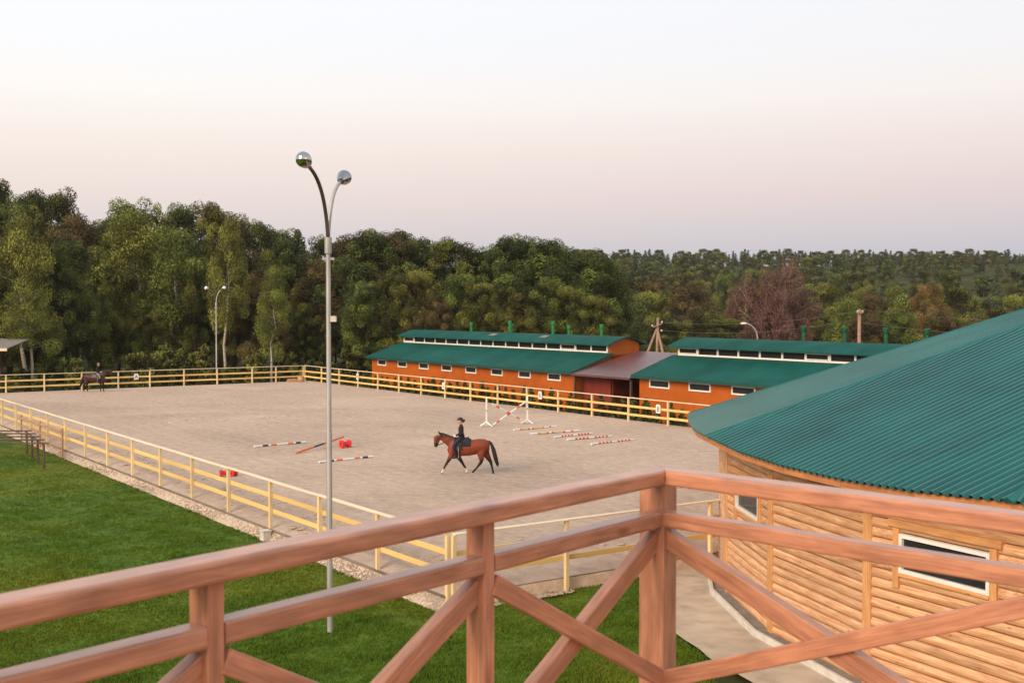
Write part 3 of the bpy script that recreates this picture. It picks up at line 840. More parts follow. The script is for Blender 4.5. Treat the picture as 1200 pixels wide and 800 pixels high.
# ------------------------------------------------------------------ round log building
NS = 30; stepA = 2*math.pi/NS
A0 = R(190.5)             # angle of the wall corner nearest the apron
RE = 19.62; ZE = 3.95; ZA = 10.5; ZG = -0.40; ZWT = 3.62
rb = empty('round_log_building', (OC.x, OC.y, 0), 0, 'round orange log building with wide ribbed green metal roof', 'building')
side = 2*RW*math.sin(stepA/2)
logd = 0.2
nlog = 20
def log_profile(h, depth):
    pr = []
    for i in range(9):
        a = math.pi*(i/8) - math.pi/2
        pr.append((-depth*math.cos(a), h/2*math.sin(a)*0.985))
    pr += [(0.06, h/2*0.985), (0.06, -h/2*0.985)]
    return pr
me_log = MB().prism(log_profile(logd, 0.062), 0, side-0.16).mesh('log', M['log'], True)
def shade_auto(me, ang=40):
    me.polygons.foreach_set('use_smooth', [True]*len(me.polygons))
    # mark hard edges
    bm = bmesh.new(); bm.from_mesh(me)
    for e in bm.edges:
        if len(e.link_faces) == 2 and e.calc_face_angle(0) > R(ang): e.smooth = False
    bm.to_mesh(me); bm.free()
shade_auto(me_log)
me_post = MB().cbox(ZG, ZWT, -0.125, 0.125, -0.13, 0.075, 0.012).mesh('post', M['trim'])
vis = range(-4, 7)        # wall bays that can be seen from the deck side
vert = lambda i: Vector((RW*math.cos(A0+i*stepA), RW*math.sin(A0+i*stepA)))
rest = MB(); lrng = random.Random(9)
def log_window(i, t0, t1, z0, z1):
    """window in bay i, spans along the bay from its far corner"""
    a = vert(i); b_ = vert(i+1); d = (b_-a).normalized(); ang = math.atan2(d.y, d.x)
    # outward is local -y when travelling with the building on the left
    wn = empty('window', (a.x + d.x*t0, a.y + d.y*t0, z0), ang)
    wn.parent = rb
    del_l = t1-t0; hh = z1-z0
    fr = MB()
    fw = 0.075
    fr.box(0, fw, -0.10, 0.02, 0, hh).box(del_l-fw, del_l, -0.10, 0.02, 0, hh).box(fw, del_l-fw, -0.10, 0.02, 0, fw).box(fw, del_l-fw, -0.10, 0.02, hh-fw, hh)
    fr.build('frame', M['white'], wn)
    MB().box(fw, del_l-fw, -0.035, -0.02, fw, hh-fw).build('pane', M['glass'], wn)
    MB().cbox(-0.30, hh+0.10, -0.11, 0.0, -0.075, 0.075, 0.01).build('casing', M['trim'], wn, loc=(-0.078, -0.0, 0), rot=(0, -R(90), 0)).rotation_euler = (0, -R(90), 0)
    MB().cbox(-0.30, hh+0.10, -0.11, 0.0, -0.075, 0.075, 0.01).build('casing', M['trim'], wn, loc=(del_l+0.078, -0.0, 0), rot=(0, -R(90), 0))
    MB().cbox(-0.26, del_l+0.26, -0.125, 0.0, hh+0.104, hh+0.26, 0.02).build('casing', M['trim'], wn)
    MB().cbox(0.0, del_l, -0.115, 0.0, -0.075, -0.004, 0.01).build('sill', M['trim'], wn)
wins = {-1: (1.05, 3.05, 2.06, 2.81), 1: (0.85, 2.95, 2.06, 2.81), 3: (0.9, 3.0, 2.06, 2.81)}
for i in range(NS):
    ii = i if i <= NS//2 else i-NS
    a = vert(ii); b_ = vert(ii+1); d = (b_-a).normalized(); ang = math.atan2(d.y, d.x)
    for k in range(nlog):
        z = ZG + 0.03 + logd/2 + k*logd
        if ii in vis:
            spans = [(0.0, 1.0)]
            if ii in wins:
                t0, t1, z0, z1 = wins[ii]
                if z+logd/2 > z0-0.02 and z-logd/2 < z1+0.02:
                    spans = [(0, (t0-0.08-0.0)/(side-0.16)), ((t1-0.08)/(side-0.16), 1.0)]
            for (s0, s1) in spans:
                link('log', me_log, rb, (a.x+d.x*(0.08+s0*(side-0.16)), a.y+d.y*(0.08+s0*(side-0.16)), z + lrng.uniform(-0.006, 0.006)), (0, 0, ang), (s1-s0, lrng.uniform(0.85, 1.15), lrng.uniform(0.93, 1.0)))
        else:
            Mx = Matrix.Translation((a.x+d.x*0.08, a.y+d.y*0.08, z)) @ Matrix.Rotation(ang, 4, 'Z')
            rest.prism(log_profile(logd, 0.062)[::2], 0, side-0.16, Mx)
    link('post', me_post, rb, (a.x, a.y, 0), Euler((0, -R(90), 0)).to_matrix().to_4x4().to_euler())
    # turn each post to face outward
    po = col.objects[-1] if False else None
    if ii in wins: log_window(ii, *wins[ii])
ro_ = rest.build('log_wall', M['log'], rb); ro_['kind'] = 'stuff'
for o in [c for c in rb.children if c.name.startswith('post')]:
    th = math.atan2(o.location.y, o.location.x)
    # local x up, local y tangential, local z outward
    xv = Vector((0, 0, 1)); zv = Vector((math.cos(th), math.sin(th), 0)); yv = zv.cross(xv)
    o.rotation_euler = Matrix((xv, yv, zv)).transposed().to_euler()
# plinth kerb and drain strip
for i in vis:
    a = vert(i); b_ = vert(i+1); d = (b_-a).normalized(); ang = math.atan2(d.y, d.x)
    sc = (RW+0.42)/RW
    link('plinth_kerb', MB().cbox(0.0, side*sc-0.006, -0.05, 0.05, -0.6, -0.27, 0.012).mesh('plinth_kerb', M['plinth']), rb, (a.x*sc, a.y*sc, 0), (0, 0, ang))
    link('drain_strip', MB().box(0.0, side*1.01, -0.36, 0.0, -0.6, -0.345).mesh('drain_strip', M['gutter']), rb, (a.x, a.y, 0), (0, 0, ang))
    # eave: frieze board under the roof, seen between wall top and fascia
    s2 = (RW+0.03)/RW
    link('frieze_board', MB().cbox(0.02, side*s2-0.02, -0.03, 0.03, ZWT-0.02, ZWT+0.22, 0.006).mesh('frieze_board', M['soffit']), rb, (a.x*s2, a.y*s2, 0), (0, 0, ang))
# roof: 12 ribbed facets
HIPS = [R(167.0)] + [R(184.5 + 30*k) for k in range(0, 11)]      # corners of the roof, one narrower facet on the arena side
FAC = [(HIPS[k], HIPS[(k+1) % 12] + (2*math.pi if k == 11 else 0)) for k in range(12)]
roof = empty('roof', (0, 0, 0)); roof.parent = rb
pitch = 0.21; rib_h = 0.052
prof = [(0.0, 0), (0.100, 0), (0.126, 1), (0.174, 1), (0.20, 0)]
class Facet:
    def __init__(s, h0, h1):
        s.h = (h1-h0)/2; s.mid = (h0+h1)/2; s.n = max(2, round((h1-h0)/R(6)))
        s.tan = (ZA-ZE)/(RE*math.cos(s.h)); s.b = 0.16*(s.h/R(15))**2
    def rad(s, al):
        """plan radius of the sheet edge at angle al off the facet's centre line: cut in short straight runs"""
        stepc = 2*s.h/s.n
        j = min(s.n-1, max(0, math.floor((al+s.h)/stepc)))
        a0 = -s.h + j*stepc; a1 = a0+stepc
        r0 = RE - s.b*math.cos(a0/s.h*math.pi/2); r1 = RE - s.b*math.cos(a1/s.h*math.pi/2)
        p0 = Vector((r0*math.cos(a0), r0*math.sin(a0))); p1 = Vector((r1*math.cos(a1), r1*math.sin(a1)))
        t = Vector((math.cos(al), math.sin(al))); dd = p1-p0
        return (p0.x*dd.y-p0.y*dd.x)/(t.x*dd.y-t.y*dd.x)
    def pt(s, al, inset, dz):
        r_ = s.rad(al)-inset
        return Vector((r_*math.cos(s.mid+al), r_*math.sin(s.mid+al), ZA - r_*math.cos(al)*s.tan + dz))
    def panel(s):
        th_f = math.atan(s.tan); halfw = RE*math.sin(s.h); lines = []
        kk = -int(halfw/pitch)-1; panel = MB()
        while kk*pitch < halfw+pitch:
            for (o_, h_) in prof:
                q = kk*pitch+o_
                if abs(q) < halfw-0.01: lines.append((q, h_))
            kk += 1
        lines = [(-halfw+0.005, 0)] + lines + [(halfw-0.005, 0)]
        for (q, h_) in lines:
            lo, hi = 0.0, RE+1
            for _ in range(30):
                m_ = (lo+hi)/2; al = math.atan2(q, m_); rr_ = math.hypot(q, m_)
                if abs(al) > s.h or rr_ < s.rad(max(-s.h, min(s.h, al))): lo = m_
                else: hi = m_
            re_ = lo; rs_ = abs(q)/math.tan(s.h)+0.02
            for rr_ in (min(rs_, re_), re_):
                panel.v.append((rr_ + math.sin(th_f)*rib_h*h_, q, ZA - rr_*s.tan + math.cos(th_f)*rib_h*h_))
        for i in range(len(lines)-1): panel.f.append((2*i, 2*i+1, 2*i+3, 2*i+2))
        return panel.mesh('roof_panel', M['roof'])
facets = [Facet(*q) for q in FAC]
pan = {}
cap_len = math.hypot(RE, ZA-ZE)
me_cap = MB().prism([(-0.11, -0.03), (0.11, -0.03), (0.11, -0.015), (0.0, 0.055), (-0.11, -0.015)], 0.05, cap_len).mesh('hip_cap', M['roof'])
for fc, (h0, h1) in zip(facets, FAC):
    key = round(fc.h, 4)
    if key not in pan: pan[key] = fc.panel()
    link('roof_panel', pan[key], roof, (0, 0, 0), (0, 0, fc.mid))
    link('hip_cap', me_cap, roof, (0, 0, ZA+0.02), (0, math.atan2(ZA-ZE, RE), h0))
def board(name, p0, p1, y0, y1, z0, z1):
    d = p1-p0; xv = d.normalized(); zv = (Vector((0, 0, 1)) - xv*xv.z).normalized(); yv = zv.cross(xv)
    link(name, MB().cbox(0.002, d.length-0.002, y0, y1, z0, z1, 0.004).mesh(name, M['soffit']), rb, p0, Matrix((xv, yv, zv)).transposed().to_euler())
for fc in (facets[11], facets[0], facets[1], facets[2], facets[3]):
    for j in range(fc.n):
        a0 = -fc.h + j*2*fc.h/fc.n; a1 = a0+2*fc.h/fc.n; am = (a0+a1)/2
        board('fascia_board', fc.pt(a0, 0.11, -0.075), fc.pt(a1, 0.11, -0.075), -0.018, 0.018, -0.13, 0.02)
        board('rafter', fc.pt(am, 2.5, -0.15), fc.pt(am, 0.13, -0.15), -0.035, 0.035, -0.09, 0.05)
# boarded underside of the eave
so = MB()
for fc in facets:
    for j in range(fc.n):
        a0 = -fc.h + j*2*fc.h/fc.n; a1 = a0+2*fc.h/fc.n
        so.add([fc.pt(a0, 0.12, -0.06), fc.pt(a1, 0.12, -0.06), fc.pt(a1, 2.6, -0.06), fc.pt(a0, 2.6, -0.06)], [(0, 1, 2, 3)])
so.build('soffit', M['soffit'], rb)

# ------------------------------------------------------------------ stables
def stable(origin_a, length, nwin, label, dz=0.0, win_pitch=3.79, win0=1.35, win_w=1.6, vents=(), vent_mat='vent', skylights=(), cler_n=16, open_sashes=(0,)):
    r = empty('stable_building', ab(origin_a, 36.0, -0.6), ANG_F, label, 'building', 'orange stables with green roofs')
    z0 = 0.6 + dz    # local z of arena level
    ze = z0+2.47; zc0 = z0+3.70; zc1 = z0+4.32; zr = z0+4.88
    Lh = length
    y1, y2, yd = 3.3, 6.1, 9.4
    # walls with real depth
    wl = MB()
    th = 0.15
    wl.box(0, Lh, 0, th, 0, ze-0.02)
    wl.box(0, Lh, yd-th, yd, 0, ze-0.02)
    for x0 in (0.0, Lh-th):
        pr = [(th, 0), (yd-th, 0), (yd-th, ze-0.0), (y2, zc0-0.12), (y1, zc0-0.12), (th, ze-0.0)]
        wl.prism(pr, x0, x0+th)
    wl.build('wall', M['orange'], r)
    cw = MB()
    arc = lambda y: zc1 + (zr-zc1)*(1-abs((y-(y1+y2)/2)/((y2-y1)/2+0.4))**1.35)
    for x0 in (0.0, Lh-0.12):
        ysn = [y1+0.02+(y2-y1-0.04)*i/8 for i in range(9)]
        pr = [(y1+0.02, zc0-0.5), (y2-0.02, zc0-0.5)] + [(y, arc(y)-0.04) for y in reversed(ysn)]
        cw.prism(pr, x0, x0+0.12)
    cw.box(0.121, Lh-0.121, y2-0.12, y2-0.02, zc0-0.3, zc1)
    cw.box(0.121, Lh-0.121, y1+0.03, y1+0.12, zc0-0.3, zc0+0.03)
    cw.build('upper_wall', M['orange'], r)
    # roofs
    sl = (zc0-ze)/(y1+0.45)
    lo = MB()
    t = 0.05
    lo.prism([(-0.45, ze), (y1+0.05, zc0+0.01), (y1+0.05, zc0+0.01-t), (-0.45, ze-t)][::-1], -0.35, Lh+0.35)
    lo.prism([(yd+0.45, ze), (y2-0.05, zc0+0.01), (y2-0.05, zc0+0.01-t), (yd+0.45, ze-t)], -0.35, Lh+0.35)
    lower = lo.build('lower_roof', M['stable_roof'], r)
    up = MB()
    ya = [y1-0.4 + (y2-y1+0.8)*i/16 for i in range(17)]
    pr = [(y, arc(y)) for y in ya] + [(y, arc(y)-0.06) for y in reversed(ya)]
    up.prism(pr[::-1], -0.5, Lh+0.35)
    upper = up.build('upper_roof', M['stable_roof'], r, smooth=False)
    shade_auto(upper.data, 30)
    MB().box(-0.35, Lh+0.35, -0.475, -0.452, ze-0.20, ze-0.002).build('eave_fascia', M['roof_trim'], r)
    MB().box(-0.5, Lh+0.35, y1-0.425, y1-0.402, zc1-0.10, zc1-0.002).build('eave_fascia', M['roof_trim'], r)
    MB().box(-0.3, Lh+0.3, -0.43, -0.02, ze-0.16, ze-0.13).build('soffit', M['roof_trim'], r)
    for x0 in (-0.375, Lh+0.352):
        MB().prism([(-0.45, ze+0.01), (y1-0.05, zc0+0.0), (y1-0.05, zc0-0.16), (-0.45, ze-0.15)][::-1], x0, x0+0.023).build('verge_board', M['roof_trim'], r)
    # low windows under the eave
    for k in range(nwin):
        xw = win0 + k*win_pitch
        wz0, wz1 = z0+1.70, z0+2.26
        wn = empty('window', (xw, 0, 0)); wn.parent = r
        fw = 0.10; hw = win_w/2
        MB().box(-hw, -hw+fw, -0.06, -0.003, wz0, wz1).box(hw-fw, hw, -0.06, -0.003, wz0, wz1).box(-hw+fw, hw-fw, -0.06, -0.003, wz0, wz0+fw).box(-hw+fw, hw-fw, -0.06, -0.003, wz1-fw, wz1).build('frame', M['white'], wn)
        MB().box(-hw+fw, hw-fw, -0.022, -0.008, wz0+fw, wz1-fw).build('pane', M['glass'], wn)
    # clerestory band
    cl = empty('clerestory', (0, y1, 0)); cl.parent = r
    w_ = (Lh-0.5)/cler_n
    fr = MB()
    fr.box(0.2, Lh-0.2, -0.05, 0.029, zc0+0.0, zc0+0.11)
    fr.box(0.2, Lh-0.2, -0.05, 0.029, zc1-0.09, zc1-0.02)
    fr.build('frame', M['white'], cl)
    mp_ = MB().box(-0.075, 0.075, -0.052, 0.029, zc0+0.112, zc1-0.092).mesh('mullion', M['white'])
    pane_me = MB().box(0.077, w_-0.077, -0.02, 0.0, zc0+0.112, zc1-0.092).mesh('pane', M['glass'])
    for k in range(cler_n+1): link('mullion', mp_, cl, (0.25+k*w_, 0, 0))
    for k in range(cler_n):
        link('pane', pane_me, cl, (0.25+k*w_, 0, 0))
        if k in open_sashes:
            s = MB(); a_, b2 = 0.07, w_-0.07
            s.box(a_, b2, -0.085, -0.055, zc0+0.13, zc0+0.18).box(a_, b2, -0.085, -0.055, zc1-0.17, zc1-0.12).box(a_, a_+0.05, -0.085, -0.055, zc0+0.18, zc1-0.17).box(b2-0.05, b2, -0.085, -0.055, zc0+0.18, zc1-0.17)
            s.build('sash', M['white'], cl, loc=(0.25+k*w_, 0, 0))
    # vent pipes and roof lights
    for (x_, y_, h_) in vents:
        ve = MB(); zb = arc(y_)-0.05
        ve.tube([(0, 0, zb), (0, 0, zb+h_*0.72)], 0.125, 10)
        ve.tube([(0, 0, zb+h_*0.72), (0, 0, zb+h_*0.76), (0, 0, zb+h_), (0, 0, zb+h_+0.04)], [0.125, 0.165, 0.165, 0.11], 10)
        o = ve.build('vent_pipe', M[vent_mat], r, smooth=False, loc=(x_, y_, 0)); shade_auto(o.data)
    for x_ in skylights:
        y_ = (y1+y2)/2-0.9
        Mx = Matrix.Translation((x_, y_, arc(y_)+0.012)) @ Matrix.Rotation(math.atan((arc(y_+0.1)-arc(y_-0.1))/0.2), 4, 'X')
        MB().box(-0.42, 0.42, -0.22, 0.22, 0, 0.05, Mx).build('roof_light', M['gutter'], r)
    return r
yc = 4.7
stable(71.7, 30.3, 8, 'longer orange stable with clerestory windows left of the dark red porch roof', 0.0, win_pitch=3.72, win0=2.0,
       vents=[(8.2, yc+0.9, 1.0), (14.3, yc+1.0, 1.0), (15.1, yc+0.3, 1.05), (21.0, yc+0.4, 1.1), (22.3, yc+1.0, 0.95), (26.4, yc+1.0, 1.1)], skylights=(14.4, 21.6), cler_n=16, open_sashes=(0, 13))
stable(34.3, 30.0, 8, 'orange stable with clerestory windows right of the porch, half hidden by the round roof', 0.10, win_w=1.95, win_pitch=3.72, win0=2.0,
       vents=[(9.0, yc+1.0, 1.15), (12.2, yc+1.0, 1.15), (15.2, yc+1.0, 1.15), (18.0, yc+1.0, 1.15)], vent_mat='vent2', cler_n=16, open_sashes=(0, 6))
# porch between the stables
pc = empty('stable_porch', ab(41.0, 36.0, -0.6), ANG_F, 'dark red roofed porch linking the two orange stables', 'porch')
Lp = 6.35
MB().prism([(-0.55, 2.97), (5.6, 4.42), (5.6, 4.36), (-0.55, 2.91)][::-1], 0.0, Lp).build('roof', M['redroof'], pc)
MB().box(0.0, Lp, -0.575, -0.552, 2.83, 2.965).build('fascia', M['redroof'], pc)
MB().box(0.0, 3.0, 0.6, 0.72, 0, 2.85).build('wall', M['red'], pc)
MB().box(3.0, Lp, 3.2, 3.3, 0, 3.4).build('opening_shade', M['dark'], pc)  # near-black sheet: the shade inside the open bay is put into its colour
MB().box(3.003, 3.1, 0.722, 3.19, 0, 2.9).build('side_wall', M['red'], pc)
MB().cbox(0, 2.85, -0.07, 0.07, -0.07, 0.07, 0.008).build('post', M['darkwood'], pc, loc=(Lp-0.15, -0.3, 0), rot=(0, -R(90), 0))
MB().cbox(0, 2.85, -0.07, 0.07, -0.07, 0.07, 0.008).build('post', M['darkwood'], pc, loc=(0.15, -0.3, 0), rot=(0, -R(90), 0))

# shelter roof peeping in at the left edge, beyond the far fence
sh = empty('shelter', ab(86.5, 7.3, -0.6), ANG_F, 'corner of a grey shelter roof at the left edge, beyond the far fence', 'shelter')
sp_ = pt(22, 105, 0); sh.location = (sp_.x, sp_.y, -0.6); sh.rotation_euler = (0, 0, 0)
MB().prism([(-2.5, 4.05), (2.5, 4.75), (2.5, 4.68), (-2.5, 3.98)][::-1], -9, 0).build('roof', M['gutter'], sh)
MB().box(-9, 0.0, -2.54, -2.503, 3.80, 4.04).build('fascia', M['fence_top'], sh)
for (x_, y_) in ((-2.6, -2.2), (-2.6, 2.2), (-8.4, -2.2), (-8.4, 2.2)):
    MB().cbox(0, 3.95 + (y_+2.2)*0.14, -0.08, 0.08, -0.08, 0.08, 0.01).build('post', M['darkwood'], sh, loc=(x_, y_, 0), rot=(0, -R(90), 0))

# ------------------------------------------------------------------ lamps, poles, wires
def lamp_head(parent, base, dirv, s=1.0, cover='lampglass'):
    """round luminaire: metal neck, mirrored bowl, clear lower cover"""
    base = Vector(base); d = Vector(dirv).normalized()
    q = d.to_track_quat('Z', 'Y'); Mx = Matrix.Translation(base) @ q.to_matrix().to_4x4() @ Matrix.Diagonal((s*0.84, s*0.84, s*1.0, 1))
    nk = MB(); nk.tube([(0, 0, -0.04), (0, 0, 0.08), (0, 0, 0.14)], [0.055, 0.07, 0.10], 12)
    nk.v = [tuple(Mx @ Vector(p)) for p in nk.v]
    hd = nk.build('lamp_head', M['lampdark'], parent, smooth=False); shade_auto(hd.data)
    prof_ = [(0.10, 0.12), (0.17, 0.19), (0.225, 0.30), (0.24, 0.38)]
    bw = MB()
    n_ = 20
    for (r_, z_) in prof_:
        for k in range(n_): bw.v.append((r_*math.cos(2*math.pi*k/n_), r_*math.sin(2*math.pi*k/n_), z_))
    for i in range(len(prof_)-1):
        for k in range(n_): bw.f.append((i*n_+k, i*n_+(k+1) % n_, (i+1)*n_+(k+1) % n_, (i+1)*n_+k))
    bw.f.append(tuple(range((len(prof_)-1)*n_, len(prof_)*n_)))
    bw.v = [tuple(Mx @ Vector(p)) for p in bw.v]
    o = bw.build('bowl', M['chrome'], hd, smooth=False); shade_auto(o.data)
    prof_ = [(0.245, 0.385), (0.235, 0.45), (0.19, 0.53), (0.12, 0.575), (0.03, 0.595)]
    cv = MB()
    for (r_, z_) in prof_:
        for k in range(n_): cv.v.append((r_*math.cos(2*math.pi*k/n_), r_*math.sin(2*math.pi*k/n_), z_))
    for i in range(len(prof_)-1):
        for k in range(n_): cv.f.append((i*n_+k, i*n_+(k+1) % n_, (i+1)*n_+(k+1) % n_, (i+1)*n_+k))
    cv.f.append(tuple(range((len(prof_)-1)*n_, len(prof_)*n_)))
    cv.v = [tuple(Mx @ Vector(p)) for p in cv.v]
    o = cv.build('cover', M[cover], hd, smooth=False); shade_auto(o.data)
M['lampglass'] = metal_mat('lamp_mirror_glass', (0.50, 0.48, 0.46), 0.10, 1.0)
def bez(p0, p1, p2, n_=10):
    p0, p1, p2 = Vector(p0), Vector(p1), Vector(p2)
    return [p0*(1-t)**2 + p1*2*t*(1-t) + p2*t*t for t in [i/n_ for i in range(n_+1)]]
def double_lamp(label, loc, hp, arms, s=1.0, box=True):
    r = empty('street_lamp', loc, 0, label, 'street lamp', 'street lamps with curved arms')
    o = MB().tube([(0, 0, -0.1), (0, 0, hp*0.52), (0, 0, hp*0.52+0.04), (0, 0, hp)], [0.080*s, 0.077*s, 0.068*s, 0.062*s], 14).build('pole', M['steel'], r); shade_auto(o.data)
    o = MB().tube([(0, 0, hp-0.25), (0, 0, hp+0.12)], 0.098*s, 14).build('collar', M['steel'], r); shade_auto(o.data)
    MB().box(-0.14, 0.14, -0.02, 0.02, hp-0.40, hp-0.34).build('bracket', M['steel'], r)
    if box: MB().box(0.05, 0.18, -0.07, 0.07, hp*0.80, hp*0.80+0.13).build('junction_box', M['plinth'], r)
    for (dx, dy, dz) in arms:
        e_ = Vector((dx, dy, hp+dz)); c_ = Vector((dx*0.12, dy*0.12, hp+dz*0.80))
        pts = bez((0, 0, hp), c_, e_, 12)
        ar_ = MB().tube(pts, [0.05*s]*13, 10).build('arm', M['lampdark'] if dx < 0 else M['steel'], r, smooth=True)
        dd = (pts[-1]-pts[-2]).normalized()
        lamp_head(ar_, pts[-1], dd, s, 'lampglass' if box else 'white')
    return r
lb = pt(385, 27.4)
double_lamp('tall galvanised twin-arm lamp standing on the lawn in front of the arena', (lb.x, lb.y, LAWN_Z-0.02), 9.1, [(-0.27, -0.80, 1.62), (0.17, 0.72, 1.45)], 0.86)
lb = ab(80.0, 24.3)
double_lamp('distant pale twin-arm lamp beyond the far fence by the leaning birch', (lb.x, lb.y, -0.6), 7.9, [(-0.55, -0.1, 1.25), (0.45, 0.1, 1.25)], 0.85, False)
lp = pt(888, 92, 0); zz0 = hz(lp.x, lp.y)
r = empty('street_lamp', (lp.x, lp.y, zz0), 0, 'single curved-arm lamp behind the right stable roof', 'street lamp', 'street lamps with curved arms')
hp = 5.2-zz0
MB().tube([(0, 0, -0.1), (0, 0, hp-0.8)], [0.10, 0.08], 10).build('pole', M['steel'], r, smooth=True)
a_ = MB().tube(bez((0, 0, hp-0.85), (0, 0, hp+0.35), (-0.95, -0.15, hp+0.55), 10), 0.06, 8).build('arm', M['steel'], r, smooth=True)
MB().ball((-1.12, -0.17, hp+0.55), (0.28, 0.14, 0.10)).build('lamp_head', M['white'], a_, smooth=True)

def insul(mb, p): mb.tube([Vector(p), Vector(p)+Vector((0, 0, 0.06)), Vector(p)+Vector((0, 0, 0.14)), Vector(p)+Vector((0, 0, 0.2))], [0.05, 0.10, 0.08, 0.03], 8)
pp = pt(769, 106); zb = hz(pp.x, pp.y); topz = ztop(372, 106)-zb
r = empty('utility_pole', (pp.x, pp.y, zb), 0, 'braced wooden utility pole standing behind the dark red porch', 'utility pole', 'wooden utility poles')
MB().tube([(0.0, 0, 0), (0.15, 0, topz)], [0.15, 0.11], 8).build('mast', M['pole_wood'], r, smooth=True)
MB().tube([(-2.1, 0.3, 0), (0.05, 0, topz-1.0)], [0.14, 0.10], 8).build('brace', M['pole_wood'], r, smooth=True)
MB().tube([(1.35, -0.6, 0), (0.12, 0, topz-1.1)], [0.14, 0.10], 8).build('brace', M['pole_wood'], r, smooth=True)
MB().cbox(-0.42, 0.42, -0.05, 0.05, -0.05, 0.05).build('crossarm', M['pole_wood'], r, loc=(0.1, -0.15, topz-0.7), rot=(0, R(-22), 0))
for dx, dz in ((-0.36, -0.82), (0.5, -0.5), (0.46, -1.25)):
    mb = MB(); insul(mb, (dx, -0.15, topz+dz)); mb.build('insulator', M['ceramic'], r, smooth=True)
PA = Vector((pp.x, pp.y, zb+topz-0.4))
pp = pt(1007, 104); zb2 = hz(pp.x, pp.y); topz2 = ztop(362, 104)-zb2
r = empty('utility_pole', (pp.x, pp.y, zb2), 0, 'plain straight utility pole behind the right stable roof', 'utility pole', 'wooden utility poles')
MB().tube([(0, 0, 0), (0, 0, topz2)], [0.17, 0.14], 10).build('mast', M['pole_wood'], r, smooth=True)
MB().cbox(-0.35, 0.35, -0.05, 0.05, -0.05, 0.05).build('crossarm', M['pole_wood'], r, loc=(0, -0.19, topz2-0.35), rot=(0, 0, R(30)))
for dx in (-0.3, 0.3):
    mb = MB(); insul(mb, (dx*0.87, -0.19+dx*0.5, topz2-0.30)); mb.build('insulator', M['ceramic'], r, smooth=True)
PB = Vector((pp.x, pp.y, zb2+topz2-0.15))
PC = pt(1330, 100, ztop(382, 100))
for nm, (p0, p1, dz, sag) in {'power_line_low': (PB, PC, -1.0, 0.5), 'power_line_top': (PB, PC, 0.1, 0.3), 'power_line_mid': (PA, PB, 0.0, 0.6), 'power_line_span': (PA, PB, -0.7, 0.7)}.items():
    pts = [p0.lerp(p1, i/16) + Vector((0, 0, dz - 4*sag*(i/16)*(1-i/16))) for i in range(17)]
    lab = {'power_line_low': 'lower pale wire running right from the straight utility pole', 'power_line_top': 'upper wire running right from the straight utility pole',
           'power_line_mid': 'upper wire slung between the two utility poles', 'power_line_span': 'lower wire slung between the two utility poles'}[nm]
    o = MB().tube(pts, 0.016, 5).build('power_line', M['wire'], smooth=True)
    tag(o, lab, 'wire', 'overhead wires')

# ------------------------------------------------------------------ jump, poles and blocks in the arena
def gpt(px, py, z=0.0):
    Y = (CAMH-z)*F/(py-357.0); return Vector(((px-600)/F*Y, Y, z))
def striped_pole(label, p0, p1, bands, rad=0.05, group='painted jump poles lying on the sand', parent=None, endmat='white'):
    p0, p1 = Vector(p0), Vector(p1); d = p1-p0; L = d.length
    xv = d.normalized(); zv = (Vector((0, 0, 1)) - xv*xv.z).normalized(); yv = zv.cross(xv)
    rot = Matrix((xv, yv, zv)).transposed().to_euler()
    r = empty('jump_pole', p0, 0, label, 'pole', group); r.rotation_euler = rot
    x = 0.0
    for mt, ln in bands:
        l_ = ln*L
        o = MB().tube([(x, 0, 0), (x+l_-0.002, 0, 0)], rad, 10).build('band', M[mt], r); shade_auto(o.data)
        x += l_
    return r
W_, Rd, Or, Bl, Ye = 'white', 'redpaint', 'orangepaint', 'bluepaint', 'yellowpaint'
b_red = [(W_, .16), (Rd, .05), (W_, .03), (Rd, .05), (W_, .03), (Rd, .05), (W_, .03), (Rd, .05), (W_, .13), (Rd, .05), (W_, .03), (Rd, .05), (W_, .03), (Rd, .05), (W_, .03), (Rd, .05), (W_, .10)]
b_yel = [(W_, .14), (Or, .04), (Ye, .14), (Or, .04), (W_, .06), (Or, .04), (Ye, .2), (Or, .04), (W_, .12), (Or, .05), (W_, .13)]
b_ob = [(W_, .15), (Bl, .11), (W_, .05), (Or, .11), (W_, .22), (Or, .10), (W_, .05), (Bl, .10), (W_, .11)]
b_org = [(Or, .36), (Bl, .2), (Or, .44)]
for lab, x0, y0_, x1, y1_, bd in (
        ('farthest pale striped pole of the five on the sand by the jump', 602, 504, 652, 499.5, b_yel),
        ('second pale striped pole from the jump on the sand', 622, 508.5, 679, 504.5, b_yel),
        ('middle red and white pole of the five on the sand', 650, 512.3, 696, 507.5, b_red),
        ('fourth red and white pole from the jump on the sand', 665, 515.2, 719, 510.7, b_red),
        ('nearest red and white pole of the five, right of the horse', 693, 520.5, 745, 514.8, b_red),
        ('white pole with orange and navy bands farthest left on the sand', 297, 523.5, 358, 518, b_ob),
        ('white pole with orange and navy bands right of the tall lamp', 373, 541.8, 437, 535, b_ob)):
    striped_pole(lab, gpt(x0, y0_, 0.05), gpt(x1, y1_, 0.05), bd)
pA = gpt(346, 531, 0.05); pB = gpt(402, 519, 0.05); pB.z = 0.36
striped_pole('orange and navy pole with one end raised on the red block', pA, pB, b_org)
